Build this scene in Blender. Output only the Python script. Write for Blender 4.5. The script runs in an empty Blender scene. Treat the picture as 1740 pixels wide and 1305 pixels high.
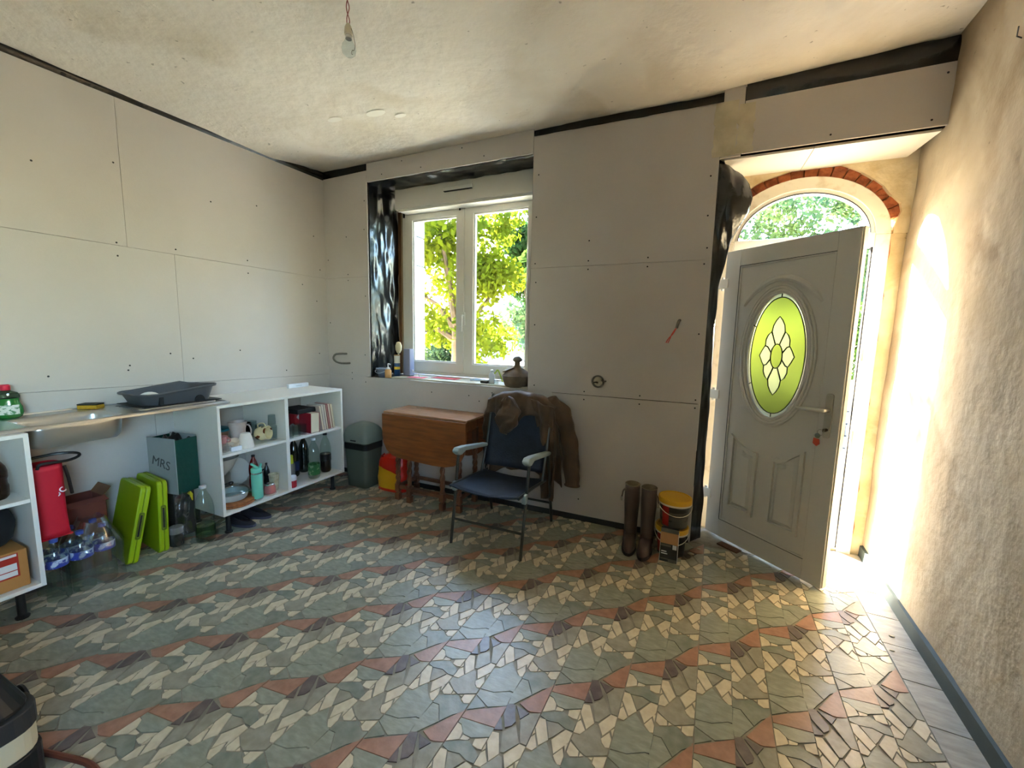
import bpy, bmesh, math, random
import numpy as np
from mathutils import Vector, Matrix, noise as mnoise

SC = bpy.context.scene
COL = SC.collection
random.seed(7)
RNG = np.random.default_rng(7)
R = math.radians

# ------------------------------------------------------------------ camera
EYE = Vector((0.0, 0.0, 1.42))
yaw, pitch, roll = R(-23.99936), R(6.91245), R(1.20419)
fwd = Vector((math.sin(yaw)*math.cos(pitch), math.cos(yaw)*math.cos(pitch), -math.sin(pitch)))
rgt = Vector((math.cos(yaw), -math.sin(yaw), 0))
upv = rgt.cross(fwd)
r2 = rgt*math.cos(roll) + upv*math.sin(roll)
u2 = -rgt*math.sin(roll) + upv*math.cos(roll)
cam = bpy.data.cameras.new('camera')
cam.sensor_width = 36.0
cam.lens = 690.215/1740*36.0
cam.clip_start = 0.02
camo = bpy.data.objects.new('camera', cam); COL.objects.link(camo)
camo.matrix_world = Matrix(((r2.x, u2.x, -fwd.x, EYE.x), (r2.y, u2.y, -fwd.y, EYE.y), (r2.z, u2.z, -fwd.z, EYE.z), (0, 0, 0, 1)))
SC.camera = camo

# ------------------------------------------------------------------ sky, sun, exposure
SUN_DIR = Vector((0.677, -0.607, -0.415)).normalized()      # the way the sunlight travels
W = bpy.data.worlds.new('sky'); SC.world = W; W.use_nodes = True
nt = W.node_tree; bg = nt.nodes['Background']
sky = nt.nodes.new('ShaderNodeTexSky'); sky.sky_type = 'NISHITA'; sky.sun_disc = False
sky.sun_elevation = R(24.5); sky.sun_rotation = math.atan2(-SUN_DIR.x, -SUN_DIR.y)
sky.air_density = 1.0; sky.dust_density = 0.5; sky.ozone_density = 1.0
nt.links.new(sky.outputs[0], bg.inputs[0]); bg.inputs[1].default_value = 1.15
sun = bpy.data.lights.new('sun', 'SUN'); sun.energy = 36.0; sun.angle = R(0.9); sun.color = (1.0, 0.92, 0.79)
suno = bpy.data.objects.new('sun', sun); COL.objects.link(suno)
suno.rotation_euler = SUN_DIR.to_track_quat('-Z', 'Y').to_euler(); suno.location = (-8, 10, 8)
VS = SC.view_settings
VS.view_transform = 'Standard'; VS.look = 'None'; VS.gamma = 1.0; VS.use_curve_mapping = False
VS.exposure = 2.95
SC.cycles.use_denoising = True
SC.cycles.max_bounces = 10; SC.cycles.diffuse_bounces = 5; SC.cycles.transparent_max_bounces = 16
SC.cycles.sample_clamp_indirect = 8.0
SC.cycles.caustics_reflective = False; SC.cycles.caustics_refractive = False

# ------------------------------------------------------------------ materials
def lin(c):
    o = []
    for x in c[:3]:
        x /= 255.0
        o.append(x/12.92 if x <= 0.04045 else ((x+0.055)/1.055)**2.4)
    return (*o, 1.0)

MATS = {}
def M(name, rgb, rough=0.55, metal=0.0, rgb2=None, nscale=6.0, contrast=(0.35, 0.65), bump=0.0, bscale=40.0, coat=0.0, spec=0.5, detail=4.0, stretch=None, sheen=0.0, world=False):
    if name in MATS: return MATS[name]
    m = bpy.data.materials.new(name); m.use_nodes = True; t = m.node_tree; n = t.nodes; L = t.links
    b = n['Principled BSDF']
    b.inputs['Base Color'].default_value = lin(rgb); b.inputs['Roughness'].default_value = rough
    b.inputs['Metallic'].default_value = metal; b.inputs['Specular IOR Level'].default_value = spec
    b.inputs['Coat Weight'].default_value = coat; b.inputs['Sheen Weight'].default_value = sheen
    if rgb2 is not None or bump:
        if world:
            tc = n.new('ShaderNodeNewGeometry'); src = tc.outputs['Position']
        else:
            tc = n.new('ShaderNodeTexCoord'); src = tc.outputs['Object']
        if stretch:
            mp = n.new('ShaderNodeMapping'); mp.inputs['Scale'].default_value = stretch
            L.new(src, mp.inputs[0]); src = mp.outputs[0]
    if rgb2 is not None:
        nz = n.new('ShaderNodeTexNoise'); nz.inputs['Scale'].default_value = nscale; nz.inputs['Detail'].default_value = detail
        L.new(src, nz.inputs['Vector'])
        cr = n.new('ShaderNodeValToRGB')
        cr.color_ramp.elements[0].position = contrast[0]; cr.color_ramp.elements[1].position = contrast[1]
        cr.color_ramp.elements[0].color = lin(rgb); cr.color_ramp.elements[1].color = lin(rgb2)
        L.new(nz.outputs[0], cr.inputs[0]); L.new(cr.outputs[0], b.inputs['Base Color'])
    if bump:
        nb = n.new('ShaderNodeTexNoise'); nb.inputs['Scale'].default_value = bscale; nb.inputs['Detail'].default_value = 5
        L.new(src, nb.inputs['Vector'])
        bp = n.new('ShaderNodeBump'); bp.inputs['Strength'].default_value = bump; bp.inputs['Distance'].default_value = 0.02
        L.new(nb.outputs[0], bp.inputs['Height']); L.new(bp.outputs[0], b.inputs['Normal'])
    MATS[name] = m
    return m

def GLASS(name, tint=(245, 250, 250), fres=0.04, rough=0.02):
    """thin clear sheet: mostly see-through, with a mirror part that grows at grazing angles"""
    if name in MATS: return MATS[name]
    m = bpy.data.materials.new(name); m.use_nodes = True; t = m.node_tree; n = t.nodes; L = t.links
    n.remove(n['Principled BSDF']); out = n['Material Output']
    tr = n.new('ShaderNodeBsdfTransparent'); tr.inputs[0].default_value = lin(tint)
    gl = n.new('ShaderNodeBsdfGlossy'); gl.inputs['Roughness'].default_value = rough
    lw = n.new('ShaderNodeLayerWeight'); lw.inputs[0].default_value = 0.5
    pw = n.new('ShaderNodeMath'); pw.operation = 'POWER'; pw.inputs[1].default_value = 4.0; L.new(lw.outputs['Facing'], pw.inputs[0])
    fr = n.new('ShaderNodeMath'); fr.operation = 'MULTIPLY_ADD'; fr.inputs[1].default_value = 0.7; fr.inputs[2].default_value = fres; L.new(pw.outputs[0], fr.inputs[0])
    mx = n.new('ShaderNodeMixShader'); L.new(fr.outputs[0], mx.inputs[0]); L.new(tr.outputs[0], mx.inputs[1]); L.new(gl.outputs[0], mx.inputs[2])
    L.new(mx.outputs[0], out.inputs[0]); MATS[name] = m
    return m

def FROST(name, tint, rough=0.45, mixd=0.25):
    """textured glass: rough refraction with a share of translucent scattering"""
    m = bpy.data.materials.new(name); m.use_nodes = True; t = m.node_tree; n = t.nodes; L = t.links
    n.remove(n['Principled BSDF']); out = n['Material Output']
    rf = n.new('ShaderNodeBsdfRefraction'); rf.inputs[0].default_value = lin(tint); rf.inputs['Roughness'].default_value = rough; rf.inputs['IOR'].default_value = 1.12
    tl = n.new('ShaderNodeBsdfTranslucent'); tl.inputs[0].default_value = lin(tint)
    gl = n.new('ShaderNodeBsdfGlossy'); gl.inputs['Roughness'].default_value = 0.2
    m1 = n.new('ShaderNodeMixShader'); m1.inputs[0].default_value = mixd
    L.new(rf.outputs[0], m1.inputs[1]); L.new(tl.outputs[0], m1.inputs[2])
    m2 = n.new('ShaderNodeMixShader'); m2.inputs[0].default_value = 0.04
    L.new(m1.outputs[0], m2.inputs[1]); L.new(gl.outputs[0], m2.inputs[2]); L.new(m2.outputs[0], out.inputs[0])
    MATS[name] = m
    return m

def LEAF(name, c1, c2, trans=0.5, nscale=1.2):
    m = bpy.data.materials.new(name); m.use_nodes = True; t = m.node_tree; n = t.nodes; L = t.links
    n.remove(n['Principled BSDF']); out = n['Material Output']
    g = n.new('ShaderNodeNewGeometry'); nz = n.new('ShaderNodeTexNoise'); nz.inputs['Scale'].default_value = nscale; nz.inputs['Detail'].default_value = 6
    L.new(g.outputs['Position'], nz.inputs['Vector'])
    cr = n.new('ShaderNodeValToRGB'); cr.color_ramp.elements[0].position = 0.35; cr.color_ramp.elements[1].position = 0.68
    cr.color_ramp.elements[0].color = lin(c1); cr.color_ramp.elements[1].color = lin(c2); L.new(nz.outputs[0], cr.inputs[0])
    df = n.new('ShaderNodeBsdfDiffuse'); tl = n.new('ShaderNodeBsdfTranslucent')
    L.new(cr.outputs[0], df.inputs[0]); L.new(cr.outputs[0], tl.inputs[0])
    mx = n.new('ShaderNodeMixShader'); mx.inputs[0].default_value = trans
    L.new(df.outputs[0], mx.inputs[1]); L.new(tl.outputs[0], mx.inputs[2]); L.new(mx.outputs[0], out.inputs[0])
    MATS[name] = m
    return m

def PLASTER(name, base, stain, pale, scale, bump=0.25, thr=(0.50, 0.56)):
    """old plaster: a patchy filler coat with ragged edges, mottling, small dark pits"""
    m = bpy.data.materials.new(name); m.use_nodes = True; t = m.node_tree; n = t.nodes; L = t.links
    b = n['Principled BSDF']; b.inputs['Roughness'].default_value = 0.85
    g = n.new('ShaderNodeNewGeometry'); P = g.outputs['Position']
    def nz(s, d=6, dist=0.0):
        q = n.new('ShaderNodeTexNoise'); q.inputs['Scale'].default_value = s; q.inputs['Detail'].default_value = d; q.inputs['Distortion'].default_value = dist
        L.new(P, q.inputs['Vector']); return q.outputs[0]
    def ramp(src, a, b_, ca, cb):
        q = n.new('ShaderNodeValToRGB'); q.color_ramp.elements[0].position = a; q.color_ramp.elements[1].position = b_
        q.color_ramp.elements[0].color = ca; q.color_ramp.elements[1].color = cb; L.new(src, q.inputs[0]); return q.outputs[0]
    def mix(f, a, c):
        q = n.new('ShaderNodeMix'); q.data_type = 'RGBA'; L.new(f, q.inputs[0]); L.new(a, q.inputs[6]); L.new(c, q.inputs[7]); return q.outputs[2]
    K, Wt = (0, 0, 0, 1), (1, 1, 1, 1)
    big = ramp(nz(scale, 8, 0.6), thr[0], thr[1], K, Wt)
    a = ramp(nz(scale*4, 6), 0.3, 0.7, lin(base), lin(stain))
    c = ramp(nz(scale*6, 6), 0.3, 0.7, lin(pale), lin(base))
    col = mix(big, c, a)
    pit = ramp(nz(26, 3), 0.70, 0.76, K, (0.55, 0.55, 0.55, 1))
    dk = n.new('ShaderNodeRGB'); dk.outputs[0].default_value = lin((96, 82, 62))
    col = mix(pit, col, dk.outputs[0])
    L.new(col, b.inputs['Base Color'])
    bp = n.new('ShaderNodeBump'); bp.inputs['Strength'].default_value = bump; bp.inputs['Distance'].default_value = 0.03
    L.new(nz(14, 8), bp.inputs['Height']); L.new(bp.outputs[0], b.inputs['Normal'])
    MATS[name] = m
    return m

board = M('plasterboard_grey', (184, 177, 170), 0.85, rgb2=(192, 185, 179), nscale=1.4, bump=0.03, bscale=90, world=True)
board_edge = M('plasterboard_pale', (200, 191, 176), 0.85)
filler = M('joint_filler', (200, 190, 165), 0.9, rgb2=(178, 168, 142), nscale=9, bump=0.2, bscale=20)
blackfilm = M('black_film', (9, 10, 12), 0.22, bump=0.35, bscale=9, spec=0.6)
darkgap = M('dark_gap', (14, 14, 15), 0.7)
white = M('white_paint', (226, 224, 216), 0.45)
pvc = M('white_pvc', (222, 218, 208), 0.32, spec=0.5)
pvcw = M('worn_white_pvc', (214, 206, 188), 0.4, rgb2=(190, 176, 150), nscale=14, contrast=(0.55, 0.75))
doorm = M('door_laminate', (196, 193, 184), 0.4)
melamine = M('white_melamine', (226, 222, 212), 0.4)
steel = M('brushed_steel', (206, 210, 212), 0.3, metal=1.0, bump=0.03, bscale=120, stretch=(1, 12, 1))
chrome = M('chrome', (205, 205, 205), 0.15, metal=1.0)
blackp = M('black_plastic', (16, 16, 17), 0.45)
glass = GLASS('clear_pane')
jar = GLASS('jar_glass', (240, 245, 245))
petg = GLASS('clear_bottle_plastic', (240, 246, 242), fres=0.06)
petgreen = GLASS('green_bottle_plastic', (120, 170, 130))
film = GLASS('crumpled_clear_film', (240, 242, 244), fres=0.13, rough=0.16)

# ------------------------------------------------------------------ mesh helpers
class MB:
    def __init__(s): s.v = []; s.f = []; s.m = []; s.cur = 0
    def add(s, vs, fs):
        o = len(s.v); s.v += [tuple(map(float, p)) for p in vs]; s.f += [tuple(i+o for i in q) for q in fs]; s.m += [s.cur]*len(fs); return s
    def box(s, x0, x1, y0, y1, z0, z1):
        return s.add([(x0,y0,z0),(x1,y0,z0),(x1,y1,z0),(x0,y1,z0),(x0,y0,z1),(x1,y0,z1),(x1,y1,z1),(x0,y1,z1)],
                     [(0,3,2,1),(4,5,6,7),(0,1,5,4),(1,2,6,5),(2,3,7,6),(3,0,4,7)])
    def obox(s, c, size, rot=(0,0,0)):
        from mathutils import Euler
        E = Euler(rot).to_matrix(); c = Vector(c); o = len(s.v)
        k = MB().box(-size[0]/2, size[0]/2, -size[1]/2, size[1]/2, -size[2]/2, size[2]/2)
        return s.add([E @ Vector(p) + c for p in k.v], k.f)
    def tube(s, pts, r, n=8, closed=False, caps=True):
        pts = [Vector(p) for p in pts]; k = len(pts); rs = list(r) if isinstance(r, (list, tuple)) else [r]*k
        if 4 <= k <= 12 and not closed:          # round the bends
            P = [pts[0]*2-pts[1]]+pts+[pts[-1]*2-pts[-2]]; np_, nr = [], []
            for i in range(k-1):
                a, b, c, d = P[i:i+4]
                for j in range(4):
                    t = j/4.0; np_.append(0.5*((2*b)+(c-a)*t+(2*a-5*b+4*c-d)*t*t+(3*b-a-3*c+d)*t*t*t)); nr.append(rs[i]+(rs[i+1]-rs[i])*t)
            pts = np_+[pts[-1]]; rs = nr+[rs[-1]]; k = len(pts)
        vs = []; ref = Vector((0.3, 0.2, 1)).normalized()
        for i, p in enumerate(pts):
            a = pts[(i-1) % k] if (closed or i > 0) else p; b = pts[(i+1) % k] if (closed or i < k-1) else p
            t = (b-a).normalized() if (b-a).length > 1e-9 else Vector((0, 0, 1))
            if abs(t.dot(ref)) > 0.97: ref = Vector((1, 0.1, 0)).normalized()
            x = (ref - t*t.dot(ref)).normalized(); y = t.cross(x); ref = x
            for j in range(n):
                an = 2*math.pi*j/n; vs.append(p + (x*math.cos(an) + y*math.sin(an))*rs[i])
        fs = []
        for i in range(k if closed else k-1):
            for j in range(n):
                a = i*n+j; b = i*n+(j+1) % n; c = ((i+1) % k)*n+(j+1) % n; d = ((i+1) % k)*n+j
                fs.append((a, b, c, d))
        if not closed and caps: fs += [tuple(range(n-1, -1, -1)), tuple((k-1)*n+j for j in range(n))]
        return s.add(vs, fs)
    def lathe(s, prof, n=20, c=(0, 0, 0), sx=1.0, sy=1.0, caps=True):
        vs = []; k = len(prof)
        for (r, z) in prof:
            for j in range(n):
                an = 2*math.pi*j/n; vs.append((c[0]+r*sx*math.cos(an), c[1]+r*sy*math.sin(an), c[2]+z))
        fs = []
        for i in range(k-1):
            for j in range(n): fs.append((i*n+j, i*n+(j+1) % n, (i+1)*n+(j+1) % n, (i+1)*n+j))
        if caps:
            if prof[0][0] > 1e-6: fs.append(tuple(range(n-1, -1, -1)))
            if prof[-1][0] > 1e-6: fs.append(tuple((k-1)*n+j for j in range(n)))
        return s.add(vs, fs)
    def prism(s, poly, a0, a1, axis='z', top=None):
        top = top or poly; k = len(poly)
        def P(p, a): return (p[0], p[1], a) if axis == 'z' else ((p[0], a, p[1]) if axis == 'y' else (a, p[0], p[1]))
        vs = [P(p, a0) for p in poly]+[P(p, a1) for p in top]
        fs = [tuple(range(k-1, -1, -1)), tuple(range(k, 2*k))]+[(i, (i+1) % k, k+(i+1) % k, k+i) for i in range(k)]
        return s.add(vs, fs)
    def ring(s, inner, outer, a0, a1, axis='y'):
        """plate between two loops of equal length, with thickness"""
        k = len(inner)
        def P(p, a): return (p[0], p[1], a) if axis == 'z' else ((p[0], a, p[1]) if axis == 'y' else (a, p[0], p[1]))
        vs = [P(p, a0) for p in inner]+[P(p, a0) for p in outer]+[P(p, a1) for p in inner]+[P(p, a1) for p in outer]
        fs = []
        for i in range(k):
            j = (i+1) % k
            fs += [(i, j, k+j, k+i), (2*k+i, 3*k+i, 3*k+j, 2*k+j), (i, 2*k+i, 2*k+j, j), (k+i, k+j, 3*k+j, 3*k+i)]
        return s.add(vs, fs)
    def strip(s, inner, outer, a0, a1, axis='y'):
        """open version of ring (an arch)"""
        k = len(inner)
        def P(p, a): return (p[0], p[1], a) if axis == 'z' else ((p[0], a, p[1]) if axis == 'y' else (a, p[0], p[1]))
        vs = [P(p, a0) for p in inner]+[P(p, a0) for p in outer]+[P(p, a1) for p in inner]+[P(p, a1) for p in outer]
        fs = []
        for i in range(k-1):
            j = i+1
            fs += [(i, j, k+j, k+i), (2*k+i, 3*k+i, 3*k+j, 2*k+j), (i, 2*k+i, 2*k+j, j), (k+i, k+j, 3*k+j, 3*k+i)]
        fs += [(0, k, 3*k, 2*k), (k-1, 3*k-1, 4*k-1, 2*k-1)]
        return s.add(vs, fs)
    def grid(s, fn, nu, nv, wrap=False):
        vs = [fn(i/(nu if wrap else nu-1), j/(nv-1)) for j in range(nv) for i in range(nu)]
        fs = []
        for j in range(nv-1):
            for i in range(nu if wrap else nu-1):
                i2 = (i+1) % nu; fs.append((j*nu+i, j*nu+i2, (j+1)*nu+i2, (j+1)*nu+i))
        return s.add(vs, fs)
    def mesh(s, name, mats):
        me = bpy.data.meshes.new(name); me.from_pydata(s.v, [], s.f)
        for m in (mats if isinstance(mats, (list, tuple)) else [mats]): me.materials.append(m)
        if isinstance(mats, (list, tuple)): me.polygons.foreach_set('material_index', s.m)
        bm = bmesh.new(); bm.from_mesh(me); bmesh.ops.recalc_face_normals(bm, faces=bm.faces); bm.to_mesh(me); bm.free()
        return me
    def build(s, name, mats, parent=None, smooth=False, bevel=0.0, solid=0.0, sub=0, loc=None, rz=0.0, label=None):
        me = s.mesh(name, mats); o = bpy.data.objects.new(name, me); COL.objects.link(o)
        if smooth:
            me.polygons.foreach_set('use_smooth', [True]*len(me.polygons))
            me.set_sharp_from_angle(angle=R(38))
        if solid:
            md = o.modifiers.new('thickness', 'SOLIDIFY'); md.thickness = solid; md.offset = 0
        if sub:
            md = o.modifiers.new('smooth', 'SUBSURF'); md.levels = sub; md.render_levels = sub
        if bevel:
            md = o.modifiers.new('edge', 'BEVEL'); md.width = bevel; md.segments = 2; md.limit_method = 'ANGLE'; md.angle_limit = R(40)
        if loc is not None: o.location = loc
        if rz: o.rotation_euler = (0, 0, rz)
        if parent: o.parent = parent
        if label: o['label'] = label
        return o

def tag(o, label=None, cat=None, group=None, kind=None):
    if label: o['label'] = label
    if cat: o['category'] = cat
    if group: o['group'] = group
    if kind: o['kind'] = kind
    return o
def thing(name, label, cat, loc=(0, 0, 0), rz=0.0, group=None, kind=None):
    o = bpy.data.objects.new(name, None); COL.objects.link(o); o.empty_display_size = 0.05
    o.location = loc; o.rotation_euler = (0, 0, rz)
    return tag(o, label, cat, group, kind)
def struct(o, label=None): return tag(o, label, None, None, 'structure')
def copy_tree(o, loc, rz=None, label=None, parent=None):
    c = o.copy(); COL.objects.link(c); c.parent = parent
    if loc is not None: c.location = loc
    if rz is not None: c.rotation_euler = (0, 0, rz)
    if label: c['label'] = label
    for ch in list(o.children): copy_tree(ch, None, None, None, c)
    return c
def nz(x, y, z, s=1.0): return mnoise.noise(Vector((x*s, y*s, z*s)))
def ell(cx, cz, a, b, t0, t1, n): return [(cx+a*math.cos(t0+(t1-t0)*i/(n-1)), cz+b*math.sin(t0+(t1-t0)*i/(n-1))) for i in range(n)]
def rrect(x0, x1, y0, y1, r, n=4):
    o = []
    for cx, cy, a in ((x1-r, y1-r, 0), (x0+r, y1-r, 90), (x0+r, y0+r, 180), (x1-r, y0+r, 270)):
        for i in range(n+1): an = R(a+90*i/n); o.append((cx+r*math.cos(an), cy+r*math.sin(an)))
    return o
def text_mesh(name, body, size, mat, parent, matrix, depth=0.0008):
    cu = bpy.data.curves.new(name, 'FONT'); cu.body = body; cu.size = size; cu.extrude = depth; cu.align_x = 'CENTER'; cu.align_y = 'CENTER'
    t = bpy.data.objects.new(name, cu); COL.objects.link(t)
    dg = bpy.context.evaluated_depsgraph_get(); me = bpy.data.meshes.new_from_object(t.evaluated_get(dg))
    bpy.data.objects.remove(t); bpy.data.curves.remove(cu)
    me.name = name; me.materials.clear(); me.materials.append(mat); me.transform(matrix)
    o = bpy.data.objects.new(name, me); COL.objects.link(o); o.parent = parent
    return o

# ------------------------------------------------------------------ room shell
D = 2.968            # face of the boards on the window wall
XL = -3.338          # face of the boards on the left wall
YR = -1.9            # wall behind the camera
def xr(y, z): return 1.10-0.055*(3.1-y)+0.010*z          # right wall, slightly out of square
def ceil_z(x, y):
    t = min(1.0, max(0.0, x/1.1)); k = min(1.0, max(0.0, (2.95-y)/0.5))
    return 2.925+0.06*t-0.085*math.exp(-(x-XL)/0.35)*k

# floor bed
bed = M('grout', (124, 120, 104), 0.7, rgb2=(146, 140, 122), nscale=20, world=True)
floor = struct(MB().box(-3.6, 1.5, YR-0.2, 3.62, -0.12, 0.0).build('floor', bed), 'broken mosaic tile floor in green, cream, terracotta and brown')

# mosaic: one repeat of the pattern, laid out in half-drop columns
PAT=[
('o',[(0.0,1.95),(0.1296,2.0373),(0.1283,1.9432),(-0.0008,1.9219)]),
('g',[(-0.0007,1.9179),(0.1276,1.9381),(0.128,1.9021),(0.0736,1.8719),(0.0429,1.8706),(0.018,1.8977),(0.001,1.9)]),
('c',[(0.0012,1.895),(0.0172,1.8936),(0.0358,1.8754),(0.0398,1.8485),(-0.0018,1.8218)]),
('c',[(0.044,1.8667),(0.0708,1.8668),(0.0673,1.8566),(0.0428,1.8476)]),
('d',[(-0.0016,1.8178),(0.0712,1.8568),(0.0924,1.8486),(0.1269,1.829),(0.1271,1.801),(0.1014,1.7979),(0.0693,1.8067),(0.03,1.7971),(-0.001,1.8028)]),
('c',[(0.0895,1.8725),(0.1272,1.8961),(0.127,1.852),(0.1133,1.8485),(0.0923,1.8506)]),
('c',[(-0.0026,1.7917),(0.0231,1.7958),(0.0585,1.7292),(0.035,1.6962),(-0.001,1.7518)]),
('c',[(-0.0007,1.7438),(0.0078,1.7301),(-0.0006,1.7168)]),
('c',[(-0.0013,1.7107),(0.01,1.7242),(0.0323,1.6871),(0.0221,1.6696),(-0.0007,1.6687)]),
('l',[(0.0311,1.7931),(0.0695,1.8017),(0.0957,1.7917),(0.0687,1.7466),(0.0593,1.7342)]),
('c',[(0.0701,1.7356),(0.1036,1.793),(0.1275,1.791),(0.126,1.7529),(0.0926,1.6935)]),
('c',[(0.1167,1.7375),(0.1262,1.7489),(0.1254,1.7169)]),
('c',[(0.0939,1.6866),(0.1142,1.7244),(0.1262,1.6989),(0.1264,1.6689),(0.1156,1.6654),(0.1033,1.6759)]),
('g',[(0.002,1.6528),(0.0234,1.6627),(0.0559,1.719),(0.0903,1.6784),(0.1036,1.6679),(0.1266,1.6629),(0.1247,1.5867),(0.1099,1.5851),(0.0566,1.5509),(0.0034,1.5418)]),
('g',[(0.0017,1.5357),(0.0568,1.5459),(0.1091,1.5781),(0.125,1.5787),(0.1283,1.5198),(0.0673,1.4833),(0.0572,1.4869),(0.0017,1.5087)]),
('d',[(0.0019,1.5037),(0.0535,1.4808),(0.0556,1.4758),(0.0036,1.4377)]),
('o',[(0.1708,2.073),(0.1997,2.1202),(0.2605,2.2137),(0.2606,2.1607),(0.2571,2.0745),(0.2229,2.0611),(0.211,2.0596)]),
('k',[(0.129,2.0503),(0.1545,2.0593),(0.1867,1.9976),(0.1815,1.9783),(0.1634,1.9606),(0.1348,2.0045)]),
('k',[(0.1304,1.9903),(0.1589,1.9474),(0.1306,1.9352)]),
('k',[(0.1625,2.0576),(0.2183,2.0509),(0.1979,2.015)]),
('l',[(0.201,2.0121),(0.2223,2.05),(0.2573,2.0705),(0.2576,1.9374),(0.2359,1.9345)]),
('l',[(0.1866,1.9745),(0.1941,1.9878),(0.2311,1.9293),(0.1994,1.879),(0.1896,1.8756),(0.1632,1.9406)]),
('c',[(0.1311,1.9242),(0.1537,1.9302),(0.187,1.8665),(0.1676,1.8306),(0.1316,1.8862)]),
('c',[(0.131,1.8762),(0.1385,1.8615),(0.1311,1.8482)]),
('c',[(0.1314,1.8412),(0.1408,1.8546),(0.1649,1.8235),(0.1528,1.802),(0.1302,1.7981)]),
('c',[(0.2037,1.8711),(0.2361,1.9285),(0.2599,1.9285),(0.2586,1.8874),(0.227,1.8341)]),
('c',[(0.2495,1.867),(0.259,1.8784),(0.2582,1.8473)]),
('c',[(0.2246,1.8199),(0.246,1.8548),(0.2578,1.8323),(0.2571,1.8002),(0.2443,1.7967),(0.231,1.8072)]),
('l',[(0.1343,1.7943),(0.153,1.797),(0.1892,1.8615),(0.2001,1.861),(0.2226,1.8199),(0.2302,1.8022),(0.2435,1.7927),(0.2573,1.7943),(0.2612,1.7734),(0.1941,1.7376),(0.169,1.7446),(0.1323,1.7692)]),
('c',[(0.1317,1.7591),(0.1661,1.7415),(0.1689,1.7226),(0.1446,1.7106),(0.1313,1.7201)]),
('c',[(0.1742,1.7378),(0.1854,1.7323),(0.1728,1.7238)]),
('c',[(0.2196,1.7447),(0.2575,1.7652),(0.2553,1.7221),(0.2367,1.7134),(0.2195,1.7227)]),
('c',[(0.2021,1.735),(0.2158,1.7415),(0.2142,1.7315)]),
('d',[(0.1302,1.696),(0.1993,1.7319),(0.2147,1.7175),(0.2339,1.7092),(0.2554,1.7181),(0.2549,1.6811),(0.2233,1.6518),(0.1971,1.6117),(0.1573,1.6651),(0.1296,1.662)]),
('g',[(0.1308,1.658),(0.1545,1.66),(0.1944,1.6066),(0.1671,1.5674),(0.1503,1.5407),(0.1311,1.5259),(0.1259,1.5818)]),
]

CU, SU = math.cos(R(2.3)), math.sin(R(2.3))
U0, REP = 0.0347, 0.26
def uv_xy(u, v): return (u*CU+v*SU, -u*SU+v*CU)
tone = {
 'c': M('mosaic_cream', (216, 204, 176), 0.36, rgb2=(200, 186, 156), nscale=30, bump=0.04, bscale=60, world=True),
 'g': M('mosaic_green', (134, 138, 120), 0.34, rgb2=(158, 158, 140), nscale=22, contrast=(0.4, 0.72), bump=0.05, bscale=50, world=True, stretch=(1, 2.5, 1)),
 'd': M('mosaic_dark_green', (116, 122, 106), 0.34, rgb2=(140, 142, 126), nscale=22, bump=0.05, bscale=50, world=True),
 'o': M('mosaic_terracotta', (170, 126, 102), 0.36, rgb2=(150, 108, 86), nscale=26, bump=0.05, bscale=60, world=True),
 'k': M('mosaic_dark_brown', (88, 74, 70), 0.34, rgb2=(108, 94, 88), nscale=24, bump=0.05, bscale=60, world=True),
 'l': M('mosaic_olive', (158, 152, 132), 0.36, rgb2=(138, 134, 114), nscale=24, bump=0.05, bscale=60, world=True)}
shard_meshes = []
TH = 0.0035
def clean(poly, grow=1.035):
    cx = sum(p[0] for p in poly)/len(poly); cy = sum(p[1] for p in poly)/len(poly)
    return [(min(0.2585, max(0.0012, cx+(x-cx)*grow))-cx, cy+(y-cy)*grow-cy) for x, y in poly], cx, cy
for k, poly in PAT:
    p, cx, cy = clean(poly)
    top = [(x*0.985, y*0.985) for x, y in p]
    xy = lambda q: [uv_xy(a, b) for a, b in q]
    mb = MB().prism(xy(p), 0.0, TH, 'z', top=xy(top))
    shard_meshes.append((k, cx, cy, mb, mb.mesh('mosaic_shard', tone[k])))
inst = []
for i in range(-14, 3):
    for j in range(-4, 7):
        for (k, cx, cy, mb, me) in shard_meshes:
            u = U0+i*REP+cx; v = cy+(i*REP) % (2*REP)+(j-4)*2*REP
            x, y = uv_xy(u, v)
            if XL-0.03 < x < 1.2 and -0.9 < y < 2.97: inst.append((x, y, k, mb, me))
def to_view(x, y):
    d = Vector((x, y, 0))-EYE; w = d.dot(fwd)
    if w <= 0.05: return None
    return 870+690.2*d.dot(r2)/w, 652.5-690.2*d.dot(u2)/w, w
seen = []
for n, (x, y, k, mb, me) in enumerate(inst):
    q = to_view(x, y)
    if q and 0 < q[0] < 1740 and 0 < q[1] < 1300:
        xs = [p[0] for p in mb.v]; ys = [p[1] for p in mb.v]
        seen.append(((max(xs)-min(xs))*(max(ys)-min(ys))/q[2]**3, n))
seen.sort(reverse=True); near = set(n for _, n in seen[:300])
rest = MB(); order = list(tone)
for n, (x, y, k, mb, me) in enumerate(inst):
    if n in near:
        o = bpy.data.objects.new('mosaic_shard', me); COL.objects.link(o); o.location = (x, y, 0); o.parent = floor
    else:
        rest.cur = order.index(k); rest.add([(p[0]+x, p[1]+y, p[2]) for p in mb.v], mb.f)
tag(rest.build('mosaic_field', [tone[k] for k in order], floor), kind='stuff')
slate = M('border_slate', (140, 134, 120), 0.5, rgb2=(164, 156, 140), nscale=10, bump=0.12, bscale=14, world=True, stretch=(1, 3, 1))
vb = U0+3*REP
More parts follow.
